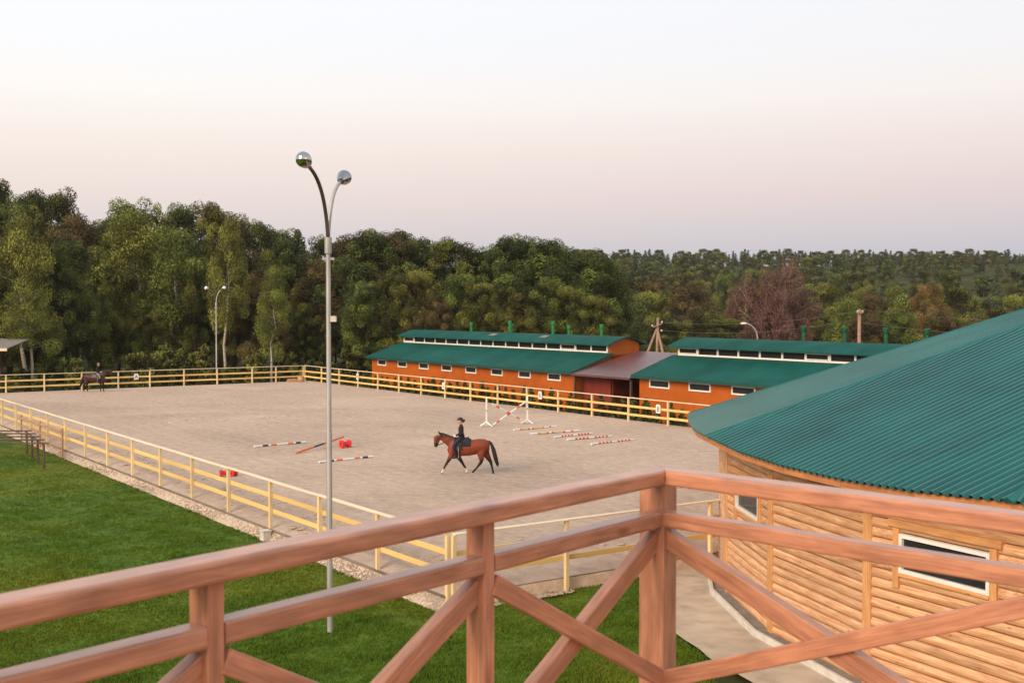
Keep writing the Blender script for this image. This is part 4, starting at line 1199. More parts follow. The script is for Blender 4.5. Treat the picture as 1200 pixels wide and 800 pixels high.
def cavaletti(label, loc, rz, s=1.0):
    """plastic jump block: two square end frames with round openings joined by a core"""
    r = empty('jump_block', loc, rz, label, 'jump block', 'red plastic jump blocks')
    def plate(x):
        mb = MB(); n_ = 24; o_ = []; i_ = []
        for k in range(n_):
            a = 2*math.pi*k/n_; c_, s_ = math.cos(a), math.sin(a)
            sq = 0.30/max(abs(c_), abs(s_)); sq = min(sq, 0.36)
            o_.append((sq*c_, 0.30+sq*s_)); i_.append((0.13*c_, 0.30+0.13*s_))
        for xx in (x-0.05, x+0.05):
            for q in o_: mb.v.append((xx, q[0]*s, q[1]*s))
            for q in i_: mb.v.append((xx, q[0]*s, q[1]*s))
        for k in range(n_):
            j = (k+1) % n_; T = 2*n_
            mb.f += [(k, k+n_, j+n_, j), (T+k, T+j, T+j+n_, T+k+n_), (k, j, T+j, T+k), (k+n_, T+k+n_, T+j+n_, j+n_)]
        return mb
    for x in (-0.3, 0.3): plate(x*s).build('end_frame', M['plasticred'], r)
    MB().tube([(-0.25*s, 0, 0.30*s), (0.25*s, 0, 0.30*s)], 0.20*s, 10).build('core', M['plasticred'], r)
cavaletti('red plastic jump block holding the orange pole on the sand', gpt(404, 525.0), R(35), 0.66)
cavaletti('red plastic jump block on the sand behind the left fence, nearer end', gpt(261.5, 558), R(20), 0.45)
cavaletti('red plastic jump block on the sand behind the left fence, farther right end', gpt(272, 558), R(70), 0.42)
def standard(label, loc, h):
    r = empty('jump_standard', loc, 0, label, 'jump stand', 'white jump stands')
    MB().cbox(0.03, h, -0.05, 0.05, -0.05, 0.05, 0.008).build('upright', M['white'], r, rot=(0, -R(90), 0))
    for k in range(4):
        a = R(45+90*k)
        MB().tube([(0.0, 0, 0.30), (0.22*math.cos(a), 0.22*math.sin(a), 0.13), (0.52*math.cos(a), 0.52*math.sin(a), 0.03)], [0.04, 0.04, 0.035], 8).build('foot', M['white'], r)
    MB().cbox(-0.05, 0.12, -0.11, -0.055, 0.9, 0.96).build('cup', M['steel'], r)
s1 = gpt(570, 499.5); s2 = gpt(618, 496.5)
standard('white jump stand at the left of the crossed poles', s1, 1.68)
standard('white jump stand at the right of the crossed poles', s2, 1.72)
d = (s2-s1).normalized(); nn = Vector((d.y, -d.x, 0))
b_cr = [(W_, .10), (Rd, .10), (W_, .22), (Rd, .10), (W_, .18), (Or, .10), (W_, .20)]
striped_pole('crossed jump pole rising from lower left to upper right', s1 + d*0.38 + nn*0.11 + Vector((0, 0, 0.06)), s2 - d*0.16 + nn*0.11 + Vector((0, 0, 1.36)), b_cr, group='crossed poles of the jump')
striped_pole('crossed jump pole falling from upper left to lower right', s1 + d*0.28 + nn*0.24 + Vector((0, 0, 1.32)), s2 - d*0.25 + nn*0.24 + Vector((0, 0, 0.12)), b_cr, group='crossed poles of the jump')
# barrel and planks left in the far corner
o = MB().tube([(0, 0, 0), (0, 0, 0.1), (0, 0, 0.35), (0, 0, 0.55)], [0.24, 0.34, 0.34, 0.24], 12).build('bucket', M['gatewood'], loc=ab(76.9, 31.3, 0.0)); shade_auto(o.data)
tag(o, 'small brown tub standing in the far corner of the arena', 'tub')
o = MB().cbox(-0.45, 0.45, -0.35, 0.35, 0.0, 0.16).cbox(-0.38, 0.38, -0.28, 0.28, 0.162, 0.30).build('sand_sack', M['gatewood'], loc=ab(77.3, 30.6, 0.0), rot=(0, 0, 0.4)); tag(o, 'brown bundle lying beside the tub in the far corner', 'bundle')

# ------------------------------------------------------------------ horses and riders
def remesh(name, mb, voxel, smooth_it=6):
    me = mb.mesh(name); o = bpy.data.objects.new(name, me); col.objects.link(o)
    md = o.modifiers.new('r', 'REMESH'); md.mode = 'VOXEL'; md.voxel_size = voxel
    ms = o.modifiers.new('s', 'SMOOTH'); ms.factor = 0.5; ms.iterations = smooth_it
    bpy.context.view_layer.update()
    res = bpy.data.meshes.new_from_object(o.evaluated_get(bpy.context.evaluated_depsgraph_get()))
    bpy.data.objects.remove(o)
    res.polygons.foreach_set('use_smooth', [True]*len(res.polygons))
    return res
def paint(me, fn):
    at = me.color_attributes.new('paint', 'FLOAT_COLOR', 'POINT')
    for i, v_ in enumerate(me.vertices):
        c = fn(v_.co); at.data[i].color = (c[0], c[1], c[2], 1)
def paint_mat(name, rough=0.5, amp=0.12):
    m, n, b = newmat(name)
    at = N(n, 'ShaderNodeAttribute', attribute_name='paint')
    no = N(n, 'ShaderNodeTexNoise'); no.inputs['Scale'].default_value = 7; no.inputs['Detail'].default_value = 5
    n.links.new(coords(n), no.inputs['Vector'])
    mr = N(n, 'ShaderNodeMapRange'); mr.inputs['To Min'].default_value = 1-amp*2; mr.inputs['To Max'].default_value = 1+amp*2
    n.links.new(no.outputs['Fac'], mr.inputs['Value'])
    hs = N(n, 'ShaderNodeHueSaturation'); n.links.new(at.outputs['Color'], hs.inputs['Color']); n.links.new(mr.outputs[0], hs.inputs['Value'])
    n.links.new(hs.outputs['Color'], b.inputs['Base Color']); b.inputs['Roughness'].default_value = rough; b.inputs['Specular IOR Level'].default_value = 0.3
    return m
M['coat'] = paint_mat('horse_coat', 0.5); M['cloth'] = paint_mat('rider_cloth', 0.75, 0.1)
M['mane'] = pmat('mane_hair', [(0.010, 0.008, 0.008), (0.022, 0.016, 0.014)], 20, 0.6, 0.4, 0.01, (1, 4, 1))
Z = lambda zx, zy: ((zx-450)*0.00454, (680-zy)*0.00454)     # drawing grid of the profile -> metres
def horse(label, loc, rz, coat, legs, head, socks, group='ridden horses in the arena', mirror=False):
    """profile faces -X; legs: four lists of (x,z,y) joints from body to hoof"""
    r = empty('horse', loc, rz, label, 'horse', group)
    mb = MB()
    def chain(pts, rad, n_=12): mb.tube([Vector((p[0], p[1], p[2])) for p in pts], rad, n_, True, sec=(0, 1, 0))
    def tip(p, rr): mb.ball(p, rr, 12, 8)
    # trunk: stations from chest to buttock: x, centre z, half height, half width
    stn = [(-0.72, 1.17, 0.16, 0.13), (-0.66, 1.15, 0.26, 0.19), (-0.52, 1.13, 0.345, 0.235), (-0.34, 1.14, 0.385, 0.26), (-0.10, 1.135, 0.36, 0.285),
           (0.15, 1.13, 0.345, 0.30), (0.40, 1.16, 0.325, 0.295), (0.62, 1.205, 0.315, 0.285), (0.82, 1.22, 0.285, 0.26), (0.96, 1.20, 0.235, 0.21), (1.03, 1.18, 0.15, 0.13)]
    mb.tube([Vector((x, 0, z)) for x, z, h_, w_ in stn], [(w_, h_) for x, z, h_, w_ in stn], 16, True, sec=(0, 1, 0))
    # withers
    mb.ball((-0.34, 0, 1.47), (0.26, 0.09, 0.09))
    # neck and head
    nk, hd = head
    mb.tube([Vector((p[0], 0, p[1])) for p in nk], [(p[3], p[2]) for p in nk], 14, True, sec=(0, 1, 0))
    mb.tube([Vector((p[0], 0, p[1])) for p in hd], [(p[3], p[2]) for p in hd], 14, True, sec=(0, 1, 0))
    for k, lg in enumerate(legs):
        pts = [Vector((p[0], p[1], p[2])) for p in lg]
        if k < 2: rad = [(0.095, 0.15), (0.085, 0.115), (0.058, 0.066), (0.055, 0.060), (0.038, 0.042), (0.037, 0.040), (0.047, 0.050), (0.040, 0.044), (0.058, 0.064)]
        else: rad = [(0.12, 0.21), (0.11, 0.17), (0.075, 0.095), (0.055, 0.075), (0.044, 0.052), (0.041, 0.046), (0.048, 0.052), (0.041, 0.045), (0.058, 0.064)]
        dense = []
        mb.tube(pts, rad, 10, True, sec=(0, 1, 0))
    me = remesh('body', mb, 0.022, 5)
    hoofs = [lg[-1] for lg in legs]
    def fn(c):
        # bay points: black lower legs fading up, pale socks where the horse has them
        base = coat
        for k, lg in enumerate(legs):
            kz = lg[3][2]
            for q in lg[2:]:
                pass
        low = sstep(0.80, 0.56, c.z)
        col_ = Vector(base).lerp(Vector((0.016, 0.011, 0.010)), low)
        for k, lg in enumerate(legs):
            hp_ = Vector(lg[-1]); fp = Vector(lg[-3])
            if k in socks and (c-hp_).length < 0.24 and c.z < hp_.z + 0.20: col_ = Vector((0.62, 0.56, 0.50))
            if (c-hp_).length < 0.10 and c.z < hp_.z+0.035: col_ = Vector((0.10, 0.075, 0.055)) if k in socks else Vector((0.025, 0.02, 0.018))
        mz = Vector((hd[-1][0], 0, hd[-1][1]))
        dm = (c-mz).length
        if dm < 0.24: col_ = col_.lerp(Vector((0.022, 0.015, 0.013)), sstep(0.24, 0.10, dm))
        return col_
    paint(me, fn); me.materials.append(M['coat'])
    link('body', me, r)
    # ears
    e0 = hd[0]
    for s_ in (-1, 1):
        MB().tube([(e0[0]+0.03, s_*0.055, e0[1]+0.06), (e0[0]+0.015, s_*0.065, e0[1]+0.14), (e0[0], s_*0.06, e0[1]+0.20)], [(0.03, 0.018), (0.028, 0.018), (0.004, 0.004)], 8, True).build('ear', M['mane'], r, smooth=True)
        MB().ball((hd[1][0]-0.045, s_*(hd[1][3]-0.008), hd[1][1]+0.02), 0.022, 8, 6).build('eye', M['leather'], r, smooth=True)
    # mane: overlapping locks along the crest, forelock
    mn = MB(); rr = random.Random(3)
    for i in range(34):
        t = i/33*(len(nk)-1); j = min(int(t), len(nk)-2); f_ = t-j
        x = nk[j][0]*(1-f_)+nk[j+1][0]*f_; z = nk[j][1]*(1-f_)+nk[j+1][1]*f_; hh = nk[j][2]*(1-f_)+nk[j+1][2]*f_
        dv = Vector((nk[j+1][0]-nk[j][0], 0, nk[j+1][1]-nk[j][1])).normalized(); up = Vector((-dv.z, 0, dv.x)); up = up if up.z > 0 else -up
        top = Vector((x, 0, z)) + up*(hh*0.93)
        for s_ in ((1,) if i % 3 else (1, -1)):
            L = 0.17+0.05*rr.random()
            mn.tube([top + Vector((0, 0, 0.015)), top + Vector((0, s_*0.05, 0.0)), top + Vector((rr.uniform(-.02, .02), s_*0.085, -L*0.55)), top + Vector((rr.uniform(-.03, .03), s_*0.09, -L))], [(0.022, 0.03), (0.02, 0.032), (0.014, 0.028), (0.004, 0.006)], 6, True)
    mn.build('mane', M['mane'], r, smooth=True)
    # tail: a bundle of locks
    tl = MB()
    for i in range(14):
        a = rr.uniform(-0.05, 0.05); bq = rr.uniform(-0.06, 0.06); L = rr.uniform(0.86, 1.05)
        tl.tube([(0.99, a*0.3, 1.42), (1.10+bq*0.3, a*0.7, 1.33), (1.20+bq, a*1.3, 1.05), (1.30+bq*1.2, a*1.6, 1.42-0.80*L), (1.39+bq, a*0.8, 1.42-1.08*L)], [0.035, 0.042, 0.045, 0.035, 0.006], 7)
    tl.build('tail', M['mane'], r, smooth=True)
    return r
# left front (near side is -Y towards the camera when facing -X)
walk = [
    [(-0.56, -0.13, 1.02), (-0.60, -0.135, 0.80), (-0.745, -0.135, 0.535), (-0.80, -0.135, 0.46), (-0.88, -0.135, 0.30), (-0.93, -0.135, 0.205), (-0.945, -0.135, 0.165), (-0.975, -0.135, 0.10), (-0.985, -0.135, 0.045)],
    [(-0.42, 0.13, 1.02), (-0.33, 0.135, 0.78), (-0.13, 0.135, 0.47), (-0.09, 0.135, 0.40), (0.02, 0.135, 0.235), (0.07, 0.135, 0.155), (0.075, 0.135, 0.13), (0.055, 0.135, 0.075), (0.04, 0.135, 0.04)],
    [(0.72, -0.13, 1.12), (0.66, -0.14, 0.88), (0.70, -0.14, 0.62), (0.66, -0.14, 0.50), (0.53, -0.14, 0.335), (0.43, -0.14, 0.22), (0.39, -0.14, 0.185), (0.35, -0.14, 0.14), (0.315, -0.14, 0.085)],
    [(0.84, 0.13, 1.10), (0.87, 0.14, 0.86), (1.03, 0.14, 0.60), (1.08, 0.14, 0.51), (1.13, 0.14, 0.33), (1.165, 0.14, 0.17), (1.18, 0.14, 0.125), (1.185, 0.14, 0.06), (1.19, 0.14, 0.0)]]
def yz(legs): return [[(p[0], p[1], p[2]) for p in lg] for lg in legs]
head_walk = ([(-0.40, 1.25, 0.30, 0.17), (-0.58, 1.36, 0.245, 0.135), (-0.78, 1.48, 0.195, 0.105), (-0.96, 1.58, 0.160, 0.088), (-1.10, 1.635, 0.125, 0.078)],
             [(-1.13, 1.645, 0.095, 0.075), (-1.19, 1.55, 0.135, 0.092), (-1.215, 1.43, 0.135, 0.085), (-1.235, 1.31, 0.098, 0.068), (-1.245, 1.22, 0.078, 0.062), (-1.245, 1.155, 0.060, 0.054)])
HP = gpt(545, 556); HS = 1.0
COAT = (0.195, 0.040, 0.018)
horse('bay horse with white front socks walking left across the arena', (HP.x, HP.y, 0.0), 0.0, COAT, walk, head_walk, (0, 1))
stand = [
    [(-0.52, -0.14, 1.02), (-0.53, -0.14, 0.80), (-0.54, -0.14, 0.54), (-0.545, -0.14, 0.46), (-0.55, -0.14, 0.30), (-0.555, -0.14, 0.20), (-0.56, -0.14, 0.16), (-0.59, -0.14, 0.08), (-0.61, -0.14, 0.03)],
    [(-0.48, 0.14, 1.02), (-0.47, 0.14, 0.80), (-0.44, 0.14, 0.54), (-0.44, 0.14, 0.46), (-0.43, 0.14, 0.30), (-0.43, 0.14, 0.20), (-0.43, 0.14, 0.16), (-0.46, 0.14, 0.08), (-0.48, 0.14, 0.03)],
    [(0.76, -0.13, 1.12), (0.70, -0.14, 0.88), (0.86, -0.14, 0.62), (0.90, -0.14, 0.53), (0.88, -0.14, 0.34), (0.86, -0.14, 0.20), (0.85, -0.14, 0.16), (0.82, -0.14, 0.08), (0.80, -0.14, 0.03)],
    [(0.80, 0.13, 1.10), (0.78, 0.14, 0.86), (0.99, 0.14, 0.61), (1.03, 0.14, 0.52), (1.03, 0.14, 0.33), (1.02, 0.14, 0.20), (1.02, 0.14, 0.16), (0.99, 0.14, 0.08), (0.97, 0.14, 0.03)]]
head_up = ([(-0.40, 1.25, 0.30, 0.17), (-0.58, 1.38, 0.245, 0.135), (-0.76, 1.52, 0.195, 0.105), (-0.92, 1.66, 0.160, 0.088), (-1.03, 1.75, 0.125, 0.078)],
           [(-1.06, 1.78, 0.095, 0.075), (-1.17, 1.72, 0.135, 0.092), (-1.28, 1.64, 0.130, 0.085), (-1.38, 1.56, 0.098, 0.068), (-1.45, 1.50, 0.078, 0.062), (-1.50, 1.46, 0.060, 0.054)])
HP2 = gpt(112, 459.0)
horse('dark bay horse standing near the far left fence, facing right', (HP2.x, HP2.y, 0.0), R(180-6), (0.058, 0.015, 0.011), stand, head_up, ())

def rider(label, loc, rz, jacket, legs_c, helmet_c, hair=True, skin=(0.52, 0.27, 0.19), white_top=False, group='riders on horseback'):
    """seated figure facing -X, seat at the saddle; one continuous body"""
    r = empty('person', loc, rz, label, 'person', group)
    mb = MB()
    seat = Vector((-0.05, 0, 1.62))
    # torso
    st_ = [(-0.02, 1.56, 0.14, 0.17), (0.0, 1.66, 0.135, 0.165), (-0.02, 1.78, 0.105, 0.135), (-0.03, 1.92, 0.115, 0.155), (-0.025, 2.02, 0.11, 0.175), (-0.02, 2.09, 0.075, 0.14), (-0.03, 2.13, 0.055, 0.06), (-0.04, 2.20, 0.05, 0.052)]
    mb.tube([Vector((x, 0, z)) for x, z, dx, dy in st_], [(dy, dx) for x, z, dx, dy in st_], 16, True, sec=(0, 1, 0))
    # head with jaw and nose
    mb.ball((-0.065, 0, 2.30), (0.098, 0.078, 0.118), 16, 12)
    mb.ball((-0.105, 0, 2.245), (0.062, 0.058, 0.062), 12, 8)
    mb.tube([(-0.150, 0, 2.305), (-0.182, 0, 2.268), (-0.160, 0, 2.255)], [0.012, 0.018, 0.014], 6)
    for s_ in (-1, 1):
        mb.ball((-0.045, s_*0.080, 2.285), (0.020, 0.012, 0.032), 8, 6)
        # leg: thigh forward and down over the saddle, shank down, boot
        hip = (-0.02, s_*0.13, 1.58); knee = (-0.34, s_*0.31, 1.24); ank = (-0.20, s_*0.33, 0.80); toe = (-0.40, s_*0.35, 0.745)
        mb.tube([hip, (-0.18, s_*0.24, 1.43), knee], [(0.105, 0.115), (0.092, 0.10), 0.068], 12)
        mb.tube([knee, (-0.285, s_*0.325, 1.06), ank], [0.070, 0.064, 0.044], 12)
        mb.tube([(-0.165, s_*0.33, 0.775), (-0.27, s_*0.34, 0.765), (-0.37, s_*0.35, 0.755), toe], [(0.042, 0.042), (0.045, 0.04), (0.045, 0.034), (0.03, 0.022)], 10)
        # arm: upper arm down, forearm forward to the reins
        sh_ = (-0.02, s_*0.19, 2.04); el = (0.0, s_*0.245, 1.78); wr = (-0.24, s_*0.13, 1.67)
        mb.tube([sh_, (-0.01, s_*0.235, 1.91), el], [0.062, 0.055, 0.046], 10)
        mb.tube([el, (-0.12, s_*0.19, 1.73), wr], [0.047, 0.042, 0.030], 10)
    me = remesh('body', mb, 0.016, 4)
    def fn(c):
        if c.z > 2.155: return skin
        if c.z > 1.585 and not (c.x < -0.12 and c.z < 1.6): return jacket
        if c.z < 1.14: return (0.016, 0.012, 0.012)
        return legs_c
    paint(me, fn); me.materials.append(M['cloth']); link('body', me, r)
    for s_ in (-1, 1):
        g_ = MB(); wr = Vector((-0.245, s_*0.128, 1.668)); d_ = Vector((-0.85, -s_*0.25, -0.25)).normalized()
        g_.tube([wr, wr+d_*0.05, wr+d_*0.085], [(0.028, 0.02), (0.042, 0.026), (0.040, 0.024)], 8)
        for k in range(4):
            o_ = Vector((0, 0, 0.033-0.022*k)); ln = (0.9, 1.0, 0.95, 0.75)[k]
            a_ = wr+d_*0.08+o_; g_.tube([a_, a_+d_*0.035*ln, a_+d_*0.03*ln+Vector((0.03, -s_*0.03, -0.005)), a_+Vector((0.025, -s_*0.045, -0.004))], [0.0105, 0.010, 0.0095, 0.008], 6)
        a_ = wr+d_*0.03+Vector((0, -s_*0.015, 0.03)); g_.tube([a_, a_+d_*0.03+Vector((0, -s_*0.01, 0.02)), a_+d_*0.06+Vector((0, -s_*0.015, 0.012))], [0.013, 0.0115, 0.009], 6)
        g_.build('glove', M['white'], r, smooth=True)
        MB().ball((-0.148, s_*0.033, 2.312), 0.012, 8, 6).build('eye', M['leather'], r, smooth=True)
    MB().tube([(-0.160, -0.028, 2.228), (-0.168, 0, 2.226), (-0.160, 0.028, 2.228)], [0.006, 0.008, 0.006], 6).build('mouth', M['plasticred'], r, smooth=True)
    # helmet with peak
    hm = MB(); n_ = 16
    pr_ = [(1.0, 0.0), (1.02, 0.25), (0.93, 0.55), (0.72, 0.82), (0.38, 0.97), (0.04, 1.0)]
    for (r_, z_) in pr_:
        for k in range(n_):
            a = 2*math.pi*k/n_; hm.v.append((-0.058+0.122*r_*math.cos(a), 0.10*r_*math.sin(a), 2.325+0.125*z_))
    for i in range(len(pr_)-1):
        for k in range(n_): hm.f.append((i*n_+k, i*n_+(k+1) % n_, (i+1)*n_+(k+1) % n_, (i+1)*n_+k))
    hm.f.append(tuple(range((len(pr_)-1)*n_, len(pr_)*n_)))
    hm.add([(-0.17, -0.07, 2.333), (-0.255, -0.045, 2.318), (-0.265, 0, 2.318), (-0.255, 0.045, 2.318), (-0.17, 0.07, 2.333), (-0.17, -0.07, 2.345), (-0.25, -0.045, 2.328), (-0.26, 0, 2.328), (-0.25, 0.045, 2.328), (-0.17, 0.07, 2.345)],
           [(0, 1, 6, 5), (1, 2, 7, 6), (2, 3, 8, 7), (3, 4, 9, 8), (5, 6, 7, 8, 9), (4, 3, 2, 1, 0)])
    hmo = hm.build('helmet', helmet_c, r, smooth=False); shade_auto(hmo.data, 50)
    if hair:
        hb = MB(); hb.ball((0.055, 0, 2.29), (0.055, 0.07, 0.075), 10, 8); hb.ball((0.10, 0, 2.305), (0.055, 0.05, 0.05), 10, 8)
        hb.build('hair', M['mane'], r, smooth=True)
    # short boots' stirrup irons are on the saddle
    return r
ROFF = -0.15
rider('rider in black jacket and helmet on the walking bay horse', (HP.x+ROFF, HP.y, -0.02), 0.0, (0.022, 0.014, 0.016), (0.020, 0.021, 0.036), M['leather'])
hel2 = pmat('helmet_grey', [(0.10, 0.10, 0.10), (0.16, 0.16, 0.15)], 5, 0.5, 0.05)
c2, s2_ = math.cos(R(174)), math.sin(R(174))
rider('rider in dark clothes on the horse near the far left fence', (HP2.x+ROFF*c2, HP2.y+ROFF*s2_, -0.02), R(174), (0.020, 0.016, 0.016), (0.20, 0.17, 0.15), hel2)
def tack(loc, rz, head, lab, padc):
    # saddle with pad, flaps, girth, stirrups
    s = empty('saddle', loc, rz, 'saddle with ' + lab, 'saddle', 'saddles on the horses')
    pd = MB(); nn_ = 14
    def shell(mb, x0, x1, rad, a0, zc, zr, thick, sag=0.0):
        for i in range(9):
            x = x0+(x1-x0)*i/8
            for k in range(nn_+1):
                a = R(-a0+2*a0*k/nn_)
                for rr_ in (0, thick):
                    zrise = sag*((i/8-0.45)/0.55)**2
                    mb.v.append((x, (rad+rr_)*math.sin(a), zc + (zr+rr_)*math.cos(a) + (zrise if abs(a) < 0.8 else 0)))
        W2 = (nn_+1)*2
        for i in range(8):
            for k in range(nn_):
                q = i*W2+k*2
                mb.f += [(q+1, q+3, q+W2+3, q+W2+1), (q, q+W2, q+W2+2, q+2)]
    shell(pd, -0.46, 0.24, 0.295, 78, 1.135, 0.375, 0.02)
    pd.build('saddle_pad', padc, s, smooth=True)
    se = MB(); shell(se, -0.36, 0.16, 0.20, 70, 1.36, 0.175, 0.03, 0.04); se.build('seat', M['leather'], s, smooth=True)
    for s_ in (-1, 1):
        MB().prism([(s_*0.300, 1.06), (s_*0.312, 1.06), (s_*0.285, 1.40), (s_*0.270, 1.40)], -0.40, -0.12).build('flap', M['leather'], s)
        st_ = MB(); st_.tube([(-0.28, s_*0.34, 1.20), (-0.27, s_*0.355, 0.86)], 0.012, 6)
        st_.tube([(-0.27, s_*0.30, 0.73), (-0.27, s_*0.30, 0.80), (-0.27, s_*0.355, 0.87), (-0.27, s_*0.41, 0.80), (-0.27, s_*0.41, 0.73), (-0.27, s_*0.30, 0.725)], 0.010, 6)
        st_.build('stirrup', M['steel'], s, smooth=True)
    gt = MB()
    gt.tube([(-0.28, 0.31*math.sin(R(a)), 1.135+0.405*math.cos(R(a))) for a in range(70, 291, 10)], [(0.012, 0.045)]*23, 8, sec=(0, 0, 1))
    gt.build('girth', M['leather'], s, smooth=True)
    # bridle and reins
    nk, hd = head
    b = empty('bridle', loc, rz, 'bridle and reins of the ' + lab.split(' of the ')[-1], 'bridle', 'bridles on the horses')
    def loop(i, f_=1.06):
        p = hd[i]; q = hd[min(i+1, len(hd)-1)]; o_ = hd[max(i-1, 0)]
        d_ = Vector((q[0]-o_[0], 0, q[1]-o_[1])).normalized(); up = Vector((-d_.z, 0, d_.x))
        return [Vector((p[0], 0, p[1])) + Vector((0, 1, 0))*(p[3]*f_*math.cos(2*math.pi*k/16)) + up*(p[2]*f_*math.sin(2*math.pi*k/16)) for k in range(17)]
    nb_ = MB(); nb_.tube(loop(3), 0.014, 6); nb_.build('noseband', M['leather'], b, smooth=True)
    nb_ = MB(); nb_.tube(loop(1), 0.013, 6); nb_.build('throatlatch', M['leather'], b, smooth=True)
    for s_ in (-1, 1):
        ck = MB(); ck.tube([(hd[j][0], s_*(hd[j][3]*1.05), hd[j][1]) for j in (0, 1, 2, 3, 4)], 0.012, 6); ck.build('cheekpiece', M['leather'], b, smooth=True)
        rn = MB(); p0 = Vector((hd[4][0]+0.03, s_*hd[4][3]*1.1, hd[4][1])); p1 = Vector((-0.47, s_*0.12, 1.64))
        rn.tube([p0.lerp(p1, i/10)+Vector((0, s_*0.10*math.sin(math.pi*i/10), -0.05*math.sin(math.pi*i/10))) for i in range(11)], 0.010, 6); rn.build('rein', M['leather'], b, smooth=True)
M['padnavy'] = pmat('pad_navy', [(0.010, 0.010, 0.018), (0.018, 0.018, 0.030)], 8, 0.85, 0.2)
M['padgrey'] = pmat('pad_grey', [(0.10, 0.085, 0.08), (0.16, 0.14, 0.13)], 8, 0.85, 0.2)
tack((HP.x, HP.y, 0), 0.0, head_walk, 'navy pad on the back of the walking bay horse', M['padnavy'])
tack((HP2.x, HP2.y, 0), R(174), head_up, 'grey pad on the back of the standing dark horse', M['padgrey'])

# ------------------------------------------------------------------ trees
def foliage_mesh(name, mat, cent, rad, per, size, rs, tone=None, flatten=0.75, droop=0.0):
    """leaf-sized faces spread over uneven clumps"""
    cent = np.array(cent); rad = np.array(rad); nC = len(cent)
    per = np.maximum(6, (per*(rad/rad.mean())**2)).astype(int)
    ci = np.repeat(np.arange(nC), per); k = len(ci)
    d = rs.normal(size=(k, 3)); d /= np.linalg.norm(d, axis=1)[:, None]
    rr = rs.uniform(0.45, 1.0, k)**0.5
    off = d*rr[:, None]*rad[ci][:, None]
    off[:, 2] *= flatten
    if droop: off[:, 2] -= droop*rs.random(k)**1.5*rad[ci]
    P_ = cent[ci] + off
    nrm_ = d*1.0 + rs.normal(size=(k, 3))*0.48; nrm_[:, 2] += 0.26
    nrm_ /= np.linalg.norm(nrm_, axis=1)[:, None]
    a = np.cross(nrm_, rs.normal(size=(k, 3))); a /= np.linalg.norm(a, axis=1)[:, None]
    b_ = np.cross(nrm_, a)
    s = size*rs.uniform(0.6, 1.35, k)
    if droop:
        a = a*0.5; a[:, 2] -= 0.8; a /= np.linalg.norm(a, axis=1)[:, None]
    v = np.zeros((k, 4, 3))
    v[:, 0] = P_ - a*s[:, None]*0.75; v[:, 1] = P_ + b_*s[:, None]*0.42; v[:, 2] = P_ + a*s[:, None]*0.75; v[:, 3] = P_ - b_*s[:, None]*0.42
    me = bpy.data.meshes.new(name)
    me.vertices.add(k*4); me.vertices.foreach_set('co', v.reshape(-1))
    me.loops.add(k*4); me.loops.foreach_set('vertex_index', np.arange(k*4, dtype=np.int32))
    me.polygons.add(k); me.polygons.foreach_set('loop_start', np.arange(0, k*4, 4, dtype=np.int32))
    me.update(calc_edges=True)
    tn = rs.random(nC) if tone is None else np.array(tone)
    tv = np.clip(np.repeat(tn[ci] + rs.normal(0, 0.10, k), 4), 0, 1)
    at = me.attributes.new('tone', 'FLOAT', 'POINT'); at.data.foreach_set('value', tv.astype(np.float32))
    me.materials.append(mat)
    return me
def limbs(mb, p0, p1, r0, r1, rs, wob=0.3, n_=6, seg=5):
    p0, p1 = Vector(p0), Vector(p1)
    pts = [p0.lerp(p1, i/seg) + (Vector(rs.normal(size=3))*wob*math.sin(math.pi*i/seg) if 0 < i < seg else Vector((0, 0, 0))) for i in range(seg+1)]
    mb.tube(pts, [r0+(r1-r0)*i/seg for i in range(seg+1)], n_)
    return pts
